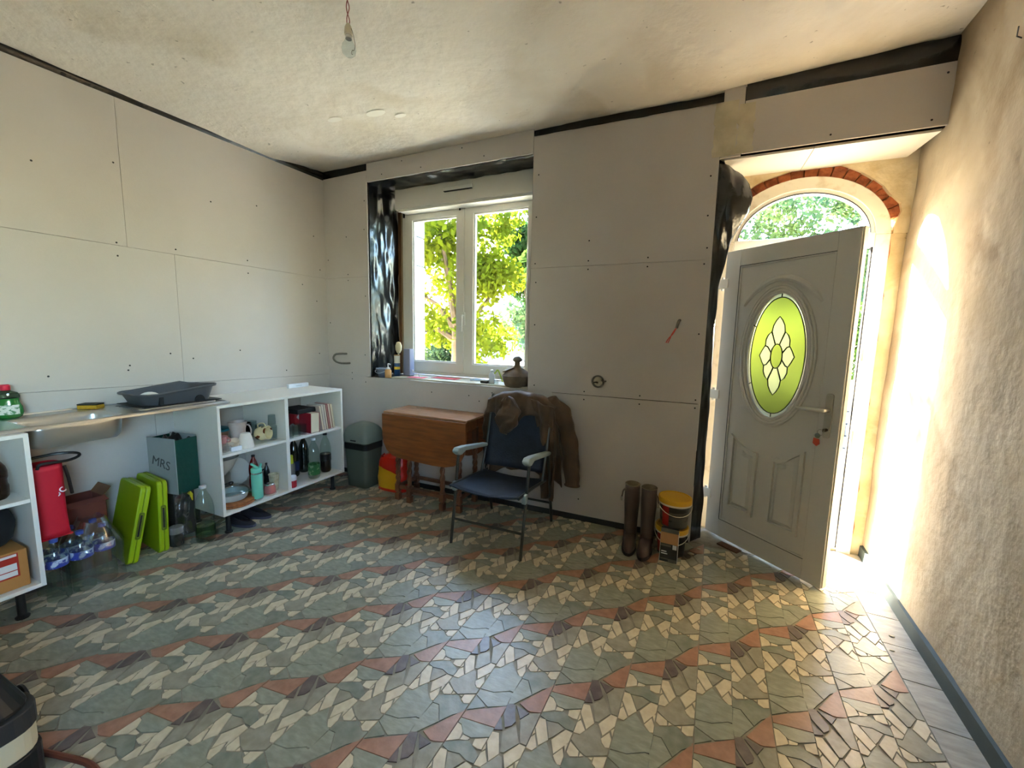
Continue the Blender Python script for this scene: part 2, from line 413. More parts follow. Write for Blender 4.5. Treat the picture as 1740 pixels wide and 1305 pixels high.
for j in range(18):
    v0 = -0.9+j*0.235; v1 = v0+0.231
    q = [uv_xy(vb+0.003, v0), uv_xy(vb+0.19, v0), uv_xy(vb+0.19, v1), uv_xy(vb+0.003, v1)]
    if q[2][1] < 3.6: MB().prism(q, 0, 0.003+0.001*random.random()).build('border_tile', slate, floor, bevel=0.001)
# threshold stones by the door and grit swept into the corner
for j, (x0, x1) in enumerate(((0.06, 0.42), (0.425, 0.75), (0.755, 1.06))):
    MB().box(x0, x1, 2.99, 3.27, -0.01, 0.002).build('threshold_slab', M('threshold_stone', (150, 142, 122), 0.7, rgb2=(120, 112, 96), nscale=12), floor, bevel=0.002)

# ceiling
ceilm = PLASTER('ceiling_plaster', (230, 222, 210), (216, 205, 187), (234, 227, 216), 0.8, bump=0.3)
mb = MB(); mb.grid(lambda u, v: (lambda x, y: (x, y, ceil_z(x, y)+0.006*nz(x, y, 0, 1.7)+0.003*nz(x, y, 3, 6)))(-3.6+5.0*u, YR-0.1+(3.2-YR)*v), 90, 90)
ceiling = struct(mb.build('ceiling', ceilm, smooth=True), 'off-white hand-trowelled plaster ceiling with stains')
MB().box(-3.8, 1.6, YR-0.3, 3.74, 3.08, 3.3).build('sealing_slab', darkgap, ceiling)  # unseen slab added over the ceiling so no light leaks in
for x, y, r in ((-2.12, 2.35, 0.05), (-1.98, 2.44, 0.03), (-2.45, 2.3, 0.04)):
    MB().lathe([(r, 0.0), (r*0.8, 0.004), (0.0, 0.005)], 14, (x, y, ceil_z(x, y)-0.004), 1.6, 0.7).build('filler_dab', M('fresh_filler', (244, 240, 230), 0.8), ceiling, smooth=True)

# left wall: boards on black membrane
wl = struct(MB().box(-3.52, XL-0.022, YR-0.1, 3.4, 0.0, 3.05).build('wall_left', blackfilm), 'left wall lined with bare grey plasterboard')
def lower(y): return 1.048-0.0285*(y-0.9)
def upper(y): return 1.921+0.002*y
def topz(y): return 2.808+0.018*(y-0.98)
rows = [(lambda y: 0.02, lower, (YR, -0.95, 1.50, D+0.01)), (lower, upper, (YR, -0.81, 1.69, D+0.01)), (upper, topz, (YR, -1.07, 1.432, D+0.01))]
G = 0.0009
for fa, fb, cuts in rows:
    for y0, y1 in zip(cuts[:-1], cuts[1:]):
        poly = [(y0+G, fa(y0)+G), (y1-G, fa(y1)+G), (y1-G, fb(y1)-G), (y0+G, fb(y0)-G)]
        MB().prism(poly, XL-0.0125, XL, 'x').build('plasterboard', board, wl, bevel=0.0008)
sc = MB()
def screw_x(y, z): sc.lathe([(0.0055, 0), (0.0055, 0.0006), (0.0, 0.001)], 8); v = sc.v[-24:]; del sc.v[-24:]; sc.v += [(XL+p[2], y+p[0], z+p[1]) for p in v]
for y, z in ((0.27, 1.86), (0.6, 1.86), (1.38, 1.94), (1.38, 1.86), (1.40, 2.42), (1.7, 1.96), (2.2, 1.97), (1.95, 2.35), (2.3, 2.42), (1.05, 2.3), (2.2, 1.87), (2.7, 1.84), (1.02, 1.13), (1.38, 1.14), (1.39, 1.17), (1.62, 1.24), (1.76, 1.20), (2.1, 1.25), (2.5, 1.06), (2.85, 1.7), (2.86, 1.2), (0.55, 1.2), (0.2, 2.4), (2.84, 2.3), (2.9, 2.0)): screw_x(y, z)
tag(sc.build('screw_heads', darkgap, wl), kind='stuff')

# window wall: membrane, then boards
mbk = MB()
for b in ((-3.52, -2.82, 0, 3.05), (-2.82, -1.16, 0, 0.975), (-2.82, -1.16, 2.775, 3.05), (-1.16, 0.045, 0, 3.05), (0.045, 1.14, 2.545, 3.05)):
    mbk.box(b[0], b[1], D+0.022, D+0.04, b[2], b[3])
wb = struct(mbk.build('wall_back', blackfilm), 'window wall lined with bare plasterboard over black membrane')
def bd(x0, x1, z0, z1, mat=board, z1b=None, y0=D, bev=0.0008):
    poly = [(x0+G, z0+G), (x1-G, z0+G), (x1-G, (z1 if z1b is None else z1b)-G), (x0+G, z1-G)]
    return MB().prism(poly, y0, y0+0.0125, 'y').build('plasterboard', mat, wb, bevel=bev)
bd(XL, -2.799, 0.992, 1.925); bd(XL, -2.799, 1.925, 2.846, z1b=2.858)
bd(-2.795, -1.186, 2.7555, 2.915, z1b=2.925, y0=D-0.004)
bd(XL, -0.985, 0.035, 0.992); bd(-0.985, 0.055, 0.035, 0.982)
bd(-1.186, 0.0635, 0.984, 1.926); bd(-1.186, 0.0625, 1.926, 2.877, z1b=2.866)
bd(0.062, 0.178, 2.535, 2.94, y0=D-0.003)
bd(0.18, 1.122, 2.545, 2.846, z1b=2.85, y0=D-0.006)
# smeared filler over the joint beside the fascia
for x0, x1, z0, z1 in ((0.02, 0.145, 2.545, 2.86), (0.15, 0.235, 2.55, 2.83)):
    n = 14; L_ = [(x0+0.014*nz(i, x0, 1, 0.7), z0+(z1-z0)*i/n) for i in range(n+1)]; R_ = [(x1+0.022*nz(i, x1, 5, 0.6), z0+(z1-z0)*i/n) for i in range(n+1)]
    MB().prism(L_+R_[::-1], D-0.0075, D-0.0035, 'y').build('filler_smear', filler, wb)
# soffit over the door recess, two boards
for x0, x1 in ((0.09, 0.55), (0.553, 1.10)):
    MB().prism([(x0, D+0.006), (x1, D+0.006), (x1-(0.02 if x1 > 1 else 0), 3.318), (x0+(0.06 if x0 < 0.1 else 0), 3.318)], 2.522, 2.5345).build('soffit_board', board_edge, wb, bevel=0.001)
sc = MB()
def screw_y(x, z, y=D): sc.lathe([(0.0055, 0), (0.0055, 0.0006), (0.0, 0.001)], 8); v = sc.v[-24:]; del sc.v[-24:]; sc.v += [(x+p[0], y-p[2], z+p[1]) for p in v]
for x, z in ((-2.86, 1.2), (-2.84, 1.75), (-2.84, 2.35), (-2.83, 2.6), (-3.05, 1.9), (-3.05, 1.955), (-3.06, 2.3), (-3.3, 2.1), (-3.3, 1.5), (-2.86, 0.94), (-3.03, 1.02), (-3.03, 0.96),
             (-1.15, 1.96), (-1.14, 1.82), (-0.74, 1.9), (-0.74, 1.96), (-0.33, 1.9), (-0.33, 1.96), (0.02, 1.9), (0.03, 2.0), (-0.74, 2.1), (-1.14, 1.5), (0.02, 1.45), (-1.13, 1.03), (-0.73, 1.01), (-0.73, 0.95), (-0.33, 1.01), (-0.33, 0.95), (0.03, 1.01), (0.03, 0.955), (-0.74, 0.17), (0.03, 0.3), (-0.33, 0.2),
             (-2.1, 0.9), (-1.72, 0.9), (-1.5, 0.94), (-1.62, 0.86), (-2.5, 0.5), (-1.14, 2.6), (-1.15, 2.3), (0.02, 2.44), (0.02, 2.2)): screw_y(x, z)
for x, z in ((-2.62, 2.8), (-2.2, 2.8), (-1.6, 2.8), (-2.4, 2.88), (-1.8, 2.89)): screw_y(x, z, D-0.004)
for x, z in ((1.09, 2.8), (0.62, 2.58), (1.05, 2.58)): screw_y(x, z, D-0.006)
tag(sc.build('screw_heads', darkgap, wb), kind='stuff')
skirt = M('painted_skirting', (30, 34, 36), 0.5)
struct(MB().box(XL+0.002, 0.05, D-0.008, D+0.012, 0.0, 0.045).build('baseboard_back', skirt, bevel=0.002), 'low black skirting under the plasterboard')
# cable entry holes in the boards
conduit = M('grey_conduit', (96, 92, 84), 0.6, bump=0.3, bscale=150)
c1 = thing('cable_conduit', 'loop of grey corrugated conduit poking out of the wall beside the window', 'conduit', (-3.137, D, 1.158))
MB().tube([(0.088, 0.012, -0.045), (0.05, -0.03, -0.047), (0.0, -0.05, -0.045), (-0.055, -0.05, -0.03), (-0.082, -0.05, 0.0), (-0.06, -0.045, 0.035), (-0.01, -0.03, 0.045), (0.05, 0.01, 0.045)], 0.0095, 8).build('hose', conduit, c1, smooth=True)
c2 = thing('socket_cutout', 'round socket hole with a ring of conduit, right of the window', 'socket hole', (-0.63, D, 1.093))
MB().ring(ell(0, 0, 0.035, 0.035, 0, 2*math.pi*23/24, 24), ell(0, 0, 0.046, 0.046, 0, 2*math.pi*23/24, 24), -0.012, 0.0).build('conduit_ring', conduit, c2, smooth=True)
MB().lathe([(0.0, 0), (0.034, 0.0), (0.034, 0.002), (0.0, 0.002)], 24).build('recess', M('hole_fill', (176, 164, 142), 0.9), c2, loc=(0, -0.003, 0)).rotation_euler = (R(90), 0, 0)
MB().tube([(0.03, -0.012, 0.01), (0.05, -0.02, 0.004), (0.062, -0.03, 0.008)], 0.007, 6).build('hose_end', conduit, c2)
MB().tube([(-0.03, -0.006, -0.01), (-0.018, -0.01, -0.006), (0.0, -0.008, -0.008)], 0.004, 6).build('wire', darkgap, c2)
c3 = thing('wire_stub', 'short conduit with two red wires sticking out near the door', 'wire', (-0.105, D, 1.54))
MB().tube([(0.004, 0.012, 0.0), (0.0, -0.03, -0.004), (-0.006, -0.05, -0.025), (-0.012, -0.055, -0.055)], 0.009, 8).build('conduit', conduit, c3, smooth=True)
redw = M('red_wire', (196, 70, 52), 0.5)
for k in (0, 1):
    MB().tube([(-0.012, -0.055, -0.05), (-0.03-0.006*k, -0.056, -0.09), (-0.058+0.01*k, -0.05-0.008*k, -0.125), (-0.072+0.012*k, -0.045, -0.152)], 0.0035, 6).build('red_wire', redw, c3)

# right wall
rwm = PLASTER('old_wall_plaster', (166, 149, 123), (146, 127, 99), (180, 164, 138), 0.9, bump=0.35, thr=(0.47, 0.515))
def skim(m, pale, pale2):
    """pale skim coat over the old plaster, ending in a ragged edge some way before the door"""
    t = m.node_tree; n = t.nodes; L = t.links; b = n['Principled BSDF']; src = b.inputs['Base Color'].links[0].from_socket
    g = n.new('ShaderNodeNewGeometry'); sp = n.new('ShaderNodeSeparateXYZ'); L.new(g.outputs['Position'], sp.inputs[0])
    q = n.new('ShaderNodeTexNoise'); q.inputs['Scale'].default_value = 1.9; q.inputs['Detail'].default_value = 7; L.new(g.outputs['Position'], q.inputs['Vector'])
    a = n.new('ShaderNodeMath'); a.operation = 'MULTIPLY_ADD'; a.inputs[1].default_value = 1.1; L.new(q.outputs[0], a.inputs[0]); L.new(sp.outputs[1], a.inputs[2])
    c = n.new('ShaderNodeMath'); c.operation = 'MULTIPLY_ADD'; c.inputs[1].default_value = -0.10; L.new(sp.outputs[2], c.inputs[0]); L.new(a.outputs[0], c.inputs[2])
    r = n.new('ShaderNodeValToRGB'); r.color_ramp.elements[0].position = 0.49; r.color_ramp.elements[1].position = 0.505
    r.color_ramp.elements[0].color = (1, 1, 1, 1); r.color_ramp.elements[1].color = (0, 0, 0, 1)
    d = n.new('ShaderNodeMath'); d.operation = 'MULTIPLY'; d.inputs[1].default_value = 0.185; L.new(c.outputs[0], d.inputs[0]); L.new(d.outputs[0], r.inputs[0])
    q2 = n.new('ShaderNodeTexNoise'); q2.inputs['Scale'].default_value = 3.0; q2.inputs['Detail'].default_value = 5; L.new(g.outputs['Position'], q2.inputs['Vector'])
    p = n.new('ShaderNodeValToRGB'); p.color_ramp.elements[0].color = lin(pale); p.color_ramp.elements[1].color = lin(pale2); L.new(q2.outputs[0], p.inputs[0])
    mx = n.new('ShaderNodeMix'); mx.data_type = 'RGBA'; L.new(r.outputs[0], mx.inputs[0]); L.new(src, mx.inputs[6]); L.new(p.outputs[0], mx.inputs[7]); L.new(mx.outputs[2], b.inputs['Base Color'])
skim(rwm, (170, 155, 132), (184, 170, 147))
def rw(u, v):
    y = -0.28+(3.33+0.28)*u; z = 3.08*v
    return (xr(y, z)+0.007*nz(y, z, 0, 1.6)+0.003*nz(y, z, 4, 7), y, z)
mb = MB(); mb.grid(rw, 130, 90)
wr = struct(mb.build('wall_right', rwm, smooth=True), 'right wall of patched old plaster in cream and grey')
ms = MB()          # its rear stretch, unseen, holds a window added to light the left wall
for y0, y1, z0, z1 in ((YR-0.1, -1.75, 0, 3.08), (-0.38, -0.26, 0, 3.08), (-1.75, -0.38, 0, 1.12), (-1.75, -0.38, 2.5, 3.08)): ms.box(xr(-0.3, 0)-0.005, 1.5, y0, y1, z0, z1)
ms.build('rear_stretch', rwm, wr)
w2 = struct(thing('added_window', 'small unseen window added behind the viewer to light the left wall', None))
q = MB(); q.ring([(-1.69, 1.18), (-0.44, 1.18), (-0.44, 2.44), (-1.69, 2.44)], [(-1.75, 1.12), (-0.38, 1.12), (-0.38, 2.5), (-1.75, 2.5)], 1.38, 1.44, 'x'); q.box(1.38, 1.44, -1.095, -1.035, 1.18, 2.44)
q.build('window_frame', pvc, w2)
for y0, y1 in ((-1.69, -1.095), (-1.035, -0.44)): MB().box(1.408, 1.412, y0, y1, 1.18, 2.44).build('pane', glass, w2)
MB().box(1.2, 1.5, -0.26, 3.74, 0, 3.08).build('masonry', filler, wr)
pl = MB(); n = 30
for i in range(n):
    y0 = YR+(3.30-YR)*i/n; y1 = YR+(3.30-YR)*(i+1)/n
    a0, a1 = xr(y0, 0)-0.018, xr(y1, 0)-0.018; h = 0.072
    pl.add([(a0, y0, 0), (a1, y1, 0), (a1+0.004, y1, h), (a0+0.004, y0, h), (a0+0.03, y0, h+0.006), (a1+0.03, y1, h+0.006)], [(0, 1, 2, 3), (3, 2, 5, 4)])
struct(pl.build('baseboard_right', M('green_black_skirting', (34, 46, 44), 0.7, rgb2=(46, 58, 54), nscale=6)), 'dark green painted plinth along the right wall')
w_ = thing('wall_wire', 'thin black wire poking out of the right wall', 'wire', (xr(2.42, 2.62), 2.42, 2.62))
MB().tube([(0.02, 0, 0), (-0.02, -0.03, 0.002), (-0.05, -0.10, 0.0)], 0.0025, 6).build('strand', darkgap, w_)

# wall behind the camera
mbr = MB()
for b in ((-3.6, 1.6, 0, 3.08),): mbr.box(b[0], b[1], YR-0.25, YR, b[2], b[3])
struct(mbr.build('wall_rear', M('rear_wall_plaster', (206, 196, 176), 0.9)), 'plastered wall behind the viewer')

# facade masonry with the window and door openings
stone = M('facade_render', (214, 208, 194), 0.9, rgb2=(192, 184, 166), nscale=3, bump=0.2, bscale=12)
FY0, FY1 = 3.40, 3.76
mf = MB()
for b in ((-6.5, -2.785, -0.3, 3.5), (-1.27, -0.20, -0.3, 3.5), (-2.785, -1.27, -0.3, 0.97), (-2.785, -1.27, 2.74, 3.5)): mf.box(b[0], b[1], FY0, FY1, b[2], b[3])
FD1 = 3.54
for b in ((-0.20, 0.10, -0.3, 3.5), (1.062, 3.2, -0.3, 3.5), (0.10, 1.062, -0.3, -0.02)): mf.box(b[0], b[1], FY0, FD1, b[2], b[3])
ACX, AZ0 = 0.587, 2.085
nA = 33
arc = lambda a, b, n=nA: ell(ACX, AZ0, a, b, math.pi, 0.0, n)
outer = [(0.10+(1.062-0.10)*i/(nA-1), 3.5) for i in range(nA)]
mf.strip([(ACX+(0.487 if x < ACX else 0.475)*(x-ACX)/0.4625, z) for x, z in arc(0.4625, 0.44)], outer, FY0, FD1)
facade = struct(mf.build('wall_facade', stone), 'thick outer masonry wall seen through the window and door')
revm = M('reveal_stone', (160, 166, 170), 0.85, rgb2=(138, 144, 148), nscale=7, bump=0.2, bscale=16)
zc = 0.97
for k, h in enumerate((0.33, 0.27, 0.31, 0.25, 0.30, 0.29)):
    h = min(h, 2.735-zc)
    if h <= 0.02: break
    MB().box(-2.785, -2.757+0.004*(k % 2), FY0+0.05, FY1+0.012, zc+0.004, zc+h-0.004).build('reveal_stone', revm, facade, bevel=0.006); zc += h
MB().box(-2.83, -1.2, FY0+0.06, FY1+0.06, 0.93, 0.985).build('outer_sill', revm, facade, bevel=0.006)

# inner plaster and bricks round the door frame
plm = PLASTER('door_surround_plaster', (206, 188, 150), (184, 160, 118), (218, 204, 172), 2.2, bump=0.5)
n = nA; inn = []; out_ = []
for i in range(n):
    t = math.pi*(1-i/(n-1)); w = 0.066+0.026*nz(i, 2, 1, 0.31)+0.012*nz(i, 7, 1, 0.9)
    if t < 0.35: w *= max(0.2, t/0.35)
    inn.append((ACX+(0.4625+w)*math.cos(t), AZ0+(0.385+w)*math.sin(t)))
    c_, s_ = math.cos(t), max(1e-6, math.sin(t)); k_ = min((2.60-AZ0)/s_, (1.17-ACX)/c_ if c_ > 1e-6 else 1e9, (ACX+0.02)/-c_ if c_ < -1e-6 else 1e9)
    out_.append((ACX+k_*c_, AZ0+k_*s_))
mb = MB().strip(inn, out_, 3.30, FY0)
mb.add([(1.052, 3.318, 0), (1.17, 3.318, 0), (1.17, 3.318, AZ0+0.02), (1.058, 3.318, AZ0+0.02), (1.052, FY0, 0), (1.058, FY0, AZ0+0.02)], [(0, 1, 2, 3), (0, 3, 5, 4)])
mb.build('door_surround', plm, facade)
brickm = M('old_brick', (184, 106, 64), 0.9, rgb2=(132, 68, 40), nscale=18, bump=0.8, bscale=30)
nb = 17
for i in range(nb):
    t0 = R(14)+R(146)*i/nb; t1 = t0+R(146)/nb*0.96
    w = 0.080+0.030*nz(i, 3, 0, 0.8); y0 = 3.318+0.016*random.random()
    q = [(ACX+(0.462+e)*math.cos(t), AZ0+(0.384+e)*math.sin(t)) for t, e in ((t0, 0), (t1, 0), (t1, w), ((t0+t1)/2, w*1.12), (t0, w*0.95))]
    MB().prism(q, y0, FY0, 'y').build('brick', brickm, facade, bevel=0.005)
MB().tube([(1.056+0.004*nz(k, 1, 1, 0.7), 3.322, 0.03+2.1*k/40) for k in range(41)], [0.003+0.0035*abs(nz(k, 5, 2, 0.55))*2 for k in range(41)], 6).build('red_mortar', M('red_mortar', (172, 84, 62), 0.9), facade)
wedge = M('plaster_crumbs', (190, 178, 150), 0.95)

# ------------------------------------------------------------------ window
win = struct(thing('window_1', 'white two-leaf casement window with a shutter box above', None))
f = MB(); X0, X1, Z0, Z1 = -2.742, -1.300, 1.004, 2.612
f.box(X0, X0+0.05, 3.385, 3.45, Z0, Z1).box(X1-0.05, X1, 3.385, 3.45, Z0, Z1).box(X0+0.05, X1-0.05, 3.385, 3.45, Z1-0.05, Z1).box(X0+0.05, X1-0.05, 3.385, 3.45, Z0, Z0+0.05)
f.build('window_frame', pvc, win, bevel=0.004)
def sash(xa, xb, ga, gb, za, zb):
    s = MB(); y0, y1 = 3.365, 3.43; z0, z1 = 1.035, 2.585
    loop_o = [(xa, z0), (xb, z0), (xb, z1), (xa, z1)]; loop_i = [(ga, za), (gb, za), (gb, zb), (ga, zb)]
    s.ring(loop_i, loop_o, y0, y1)
    o = s.build('sash', pvc, win, bevel=0.004)
    e = 0.012
    MB().ring([(ga+e, za+e), (gb-e, za+e), (gb-e, zb-e), (ga+e, zb-e)], [(ga-0.002, za-0.002), (gb+0.002, za-0.002), (gb+0.002, zb+0.002), (ga-0.002, zb+0.002)], 3.378, 3.41).build('glazing_bead', pvc, o)
    MB().box(ga, gb, 3.395, 3.399, za, zb).build('pane', glass, o)
    return o
sl = sash(-2.700, -2.032, -2.603, -2.095, 1.135, 2.508)
sr = sash(-2.028, -1.335, -1.916, -1.377, 1.130, 2.513)
MB().box(-2.052, -2.008, 3.352, 3.366, 1.04, 2.58).build('meeting_rail', pvc, sr, bevel=0.003)
h = MB().box(-2.012, -1.990, 3.338, 3.353, 1.50, 1.62); h.tube([(-2.001, 3.345, 1.59), (-2.001, 3.318, 1.59), (-2.003, 3.312, 1.585), (-2.005, 3.31, 1.44)], 0.008, 8)
h.build('handle', white, sr, bevel=0.002)
for zz in (2.56, 1.06):
    MB().box(-2.705, -2.690, 3.352, 3.366, zz-0.02, zz+0.02).build('hinge', blackp if zz > 2 else pvc, sl)
MB().box(-2.058, -2.046, 3.345, 3.353, 2.545, 2.575).build('catch', blackp, sl)
sb = MB().box(-2.672, -1.262, 3.19, 3.385, 2.562, 2.75).build('shutter_box', pvc, win, bevel=0.012)
MB().box(-2.64, -1.264, 3.20, 3.215, 2.545, 2.565).build('box_lip', pvc, sb, bevel=0.004)
v_ = MB().box(-2.118, -1.822, 3.165, 3.191, 2.662, 2.694).build('vent', pvc, sb, bevel=0.004)
MB().box(-2.112, -1.828, 3.168, 3.19, 2.6585, 2.6618).build('vent_slot_shade', darkgap, sb)  # dark slot that also draws the shadow under the vent
wood = M('raw_wood', (110, 74, 46), 0.7, rgb2=(80, 52, 32), nscale=20, stretch=(6, 6, 0.6))
MB().box(-2.775, -2.748, 3.36, 3.40, 1.0, 2.62).build('wood_strip', wood, win, bevel=0.002)
MB().box(-2.748, -2.738, 3.372, 3.40, 1.0, 2.62).build('wood_strip', M('pale_wood', (150, 128, 98), 0.7), win)
sillm = M('sill_board', (206, 196, 170), 0.5, rgb2=(190, 178, 150), nscale=8)
MB().box(-2.60, -1.205, 3.03, 3.385, 0.985, 1.0).build('sill', sillm, win, bevel=0.002)
MB().box(-2.80, -1.185, 2.982, 3.40, 0.955, 0.9845).build('sill_core', darkgap, win)
for x0, x1 in ((-2.35, -2.02), (-1.62, -1.36)):
    MB().box(x0, x1, 2.992, 3.006, 0.9845, 0.990).build('sunlit_strip', M('sunlit_cream', (210, 196, 170), 0.6), win)  # pale strips paint sunlight along the front of the sill
# black membrane hung in the window recess
def jamb(u, v):
    y = 2.984+0.39*u; z = 0.998+1.76*v
    w = 0.020*nz(y*5, z*1.3, 2, 1.6)+0.010*nz(y*9, z*2.2, 6, 2.2)-0.012*abs(nz(y*4+z, z*2, 9, 2.0))
    return (-2.787+w*min(1, 4*u+0.2), y, z)
MB().grid(jamb, 36, 110).build('jamb_membrane', blackfilm, wb, smooth=True)
MB().grid(lambda u, v: (-2.80+1.62*u, 2.982+0.24*v, 2.752+0.012*nz(u*14, v*3, 2, 1.0)-0.01*v), 60, 14).build('head_membrane', blackfilm, wb, smooth=True)
MB().box(-1.192, -1.186, 2.984, 3.38, 0.99, 2.755).build('jamb_membrane', blackfilm, wb)
# black membrane left of the door
fz = [2.535, 2.47, 2.40, 2.31, 2.22, 2.14, 2.05, 1.96, 1.80, 1.5, 1.2, 0.9, 0.6, 0.3, 0.1, 0.004]
fx = [0.11, 0.19, 0.245, 0.272, 0.255, 0.215, 0.17, 0.150, 0.125, 0.110, 0.118, 0.122, 0.118, 0.13, 0.128, 0.13]
def flap(u, v):
    z = fz[0]+(fz[-1]-fz[0])*v
    xr_ = float(np.interp(-z, [-a for a in fz], fx)); x = 0.060+(xr_-0.060)*u
    bulge = max(0, 1-abs(z-2.3)/0.35)
    y = 2.985+0.10*u-0.05*bulge*math.sin(u*2.6)+0.018*nz(x*22, z*3.2, 3, 1.0)+0.008*nz(x*50, z*8, 8, 1.0)
    return (x+0.008*nz(u*2, z*6, 1, 1.0)*u, y, z)
MB().grid(flap, 18, 130).build('door_membrane', blackfilm, wb, smooth=True, solid=0.001)
MB().box(0.052, 0.062, 2.982, 3.30, 0, 2.52).build('recess_cheek', M('recess_plaster', (206, 202, 194), 0.85), wb)
# loose film hanging in the gap above the boards
MB().grid(lambda u, v: (-1.18+1.24*u, 2.962+0.02*v, 2.872-0.01*u+0.075*v*(0.5+0.5*math.sin(u*3.1))+0.006*nz(u*9, v, 4)), 50, 6).build('top_membrane', blackfilm, wb, smooth=True)
MB().grid(lambda u, v: (0.182+0.95*u, 2.975-0.012*math.sin(v*3)+0.006*nz(u*9, v*2, 4), 2.845+0.13*v), 50, 8).build('top_membrane', blackfilm, wb, smooth=True)
MB().grid(lambda u, v: (XL+0.012*math.sin(v*3.1), YR+(D-YR)*u, topz(YR+(D-YR)*u)-0.004+0.06*v), 60, 6).build('top_membrane', blackfilm, wl, smooth=True)
# ------------------------------------------------------------------ door
door = struct(thing('door_1', 'white arched entrance door standing half open', None))
fr = MB(); FA, FB = 3.29, 3.36
fr.box(ACX-0.4625, ACX-0.387, FA, FB, 0.0, AZ0).box(ACX+0.387, ACX+0.4625, FA, FB, 0.0, AZ0)
fr.strip(arc(0.387, 0.31), arc(0.4625, 0.385), FA, FB)
fr.build('door_frame', pvcw, door, bevel=0.004)
MB().box(ACX-0.387, ACX+0.387, FA, FB, 2.012, AZ0+0.012).build('transom', pvc, door, bevel=0.004)
a0 = arc(0.387, 0.31); a1 = arc(0.360, 0.283)
fl_ = MB().strip(a1, a0, FA+0.012, FB-0.012).build('fanlight_bead', pvc, door)
MB().strip(arc(0.362, 0.285), arc(0.366, 0.289), FA+0.008, FA+0.013).build('gasket', darkgap, fl_)
MB().prism([(x, max(z, AZ0+0.012)) for x, z in arc(0.362, 0.285)], FA+0.028, FA+0.032, 'y').build('fanlight_pane', glass, door)
MB().box(ACX+0.380, ACX+0.387, FA+0.02, FA+0.05, 0.02, 2.012).build('gasket', darkgap, door)
for zz in (1.30, 0.72):
    MB().box(ACX+0.388, ACX+0.398, FA-0.006, FA+0.004, zz, zz+0.12).build('strike_plate', M('dull_metal', (150, 142, 128), 0.4, metal=0.8), door)
MB().box(ACX-0.387, ACX+0.387, FA+0.01, FB, 0.0, 0.018).build('sill_bar', M('worn_alu', (150, 140, 116), 0.5, metal=0.5), door, bevel=0.002)
# leaf, in its own axes: x across, y away from the room, z up
leaf = MB()
LW, LH = 0.782, 2.012
leaf.box(0, 0.108, 0, 0.05, 0.016, LH).box(0.676, LW, 0, 0.05, 0.016, LH).box(0.108, 0.676, 0, 0.05, 1.905, LH).box(0.108, 0.676, 0, 0.05, 0.016, 0.142)
leafo = leaf.build('door_leaf', doorm, door, bevel=0.003, loc=(0.161, 3.22, 0), rz=math.atan2(-0.52, 0.584))
OX, OZ, OA, OB = 0.390, 1.322, 0.190, 0.386
NO = 48
el = lambda a, b: [(OX+a*math.cos(2*math.pi*i/NO), OZ+b*math.sin(2*math.pi*i/NO)) for i in range(NO)]
def torect(x0, x1, z0, z1):
    o = []
    for i in range(NO):
        c, s = math.cos(2*math.pi*i/NO), math.sin(2*math.pi*i/NO)
        tx = ((x1-OX) if c > 0 else (x0-OX))/c if abs(c) > 1e-6 else 1e9
        tz = ((z1-OZ) if s > 0 else (z0-OZ))/s if abs(s) > 1e-6 else 1e9
        t = min(abs(tx), abs(tz)); o.append((OX+t*c, OZ+t*s))
    for q in ((x0, z0), (x1, z0), (x1, z1), (x0, z1)):
        o[min(range(NO), key=lambda i: (o[i][0]-q[0])**2+(o[i][1]-q[1])**2)] = q
    return o
pan = MB().ring(el(OA, OB), torect(0.108, 0.676, 0.86, 1.905), 0.008, 0.042)
pan.box(0.108, 0.676, 0.008, 0.042, 0.142, 0.861)
pan.build('door_panel', doorm, leafo)
MB().ring([(0.119, 0.153), (0.665, 0.153), (0.665, 1.894), (0.119, 1.894)], [(0.108, 0.142), (0.676, 0.142), (0.676, 1.905), (0.108, 1.905)], 0.001, 0.008).build('panel_bead', doorm, leafo, bevel=0.002)
gro = MB()
for (xa, xb, za, zb) in ((0.106, 0.109, 0.142, 1.905), (0.108, 0.676, 1.903, 1.906), (0.108, 0.676, 0.141, 0.144)): gro.box(xa, xb, -0.0006, 0.002, za, zb)
tag(gro.build('bead_gap', darkgap, leafo), kind='stuff')
mo = MB(); 
for a, b, y in ((0.200, 0.397, -0.004), (0.216, 0.415, -0.010), (0.232, 0.434, -0.003)):
    mo.tube([(x, 0.006+y*0.6, z) for x, z in el(a, b)], 0.0085, 8, closed=True)
mo.ring(el(OA-0.004, OB-0.004), el(0.238, 0.440), 0.0, 0.01)
mo.build('oval_moulding', doorm, leafo, smooth=True)
am = [(OX-0.235+0.47*i/20, 1.642+0.155*math.sin(math.pi*i/20)**0.8) for i in range(21)]
MB().tube([(x, 0.008, z) for x, z in am], [0.008+0.012*math.sin(math.pi*i/20)**0.3 for i in range(21)], 8).build('arch_moulding', doorm, leafo, smooth=True)
def raised(pts, name):
    k = len(pts); cx = sum(p[0] for p in pts)/k; cz = sum(p[1] for p in pts)/k
    sh = lambda e: [(cx+(x-cx)*(1-e/abs(x-cx) if abs(x-cx) > 1e-3 else 1), cz+(z-cz)*(1-e/abs(z-cz) if abs(z-cz) > 1e-3 else 1)) for x, z in pts]
    o = MB().ring(sh(0.022), pts, -0.010, 0.010).build(name, doorm, leafo, bevel=0.007)
    MB().prism(sh(0.050), -0.006, 0.010, 'y', top=sh(0.030)).build('raised_field', doorm, leafo, bevel=0.003)
cl = [(0.152, 0.778)]+[(0.152+0.193*t, 0.778-0.088*(1-(1-t)**2)) for t in (0.25, 0.5, 0.75)]+[(0.345, 0.690), (0.345, 0.255), (0.152, 0.255)]
raised(cl, 'panel_moulding'); raised([(2*OX-x, z) for x, z in cl][::-1], 'panel_moulding')
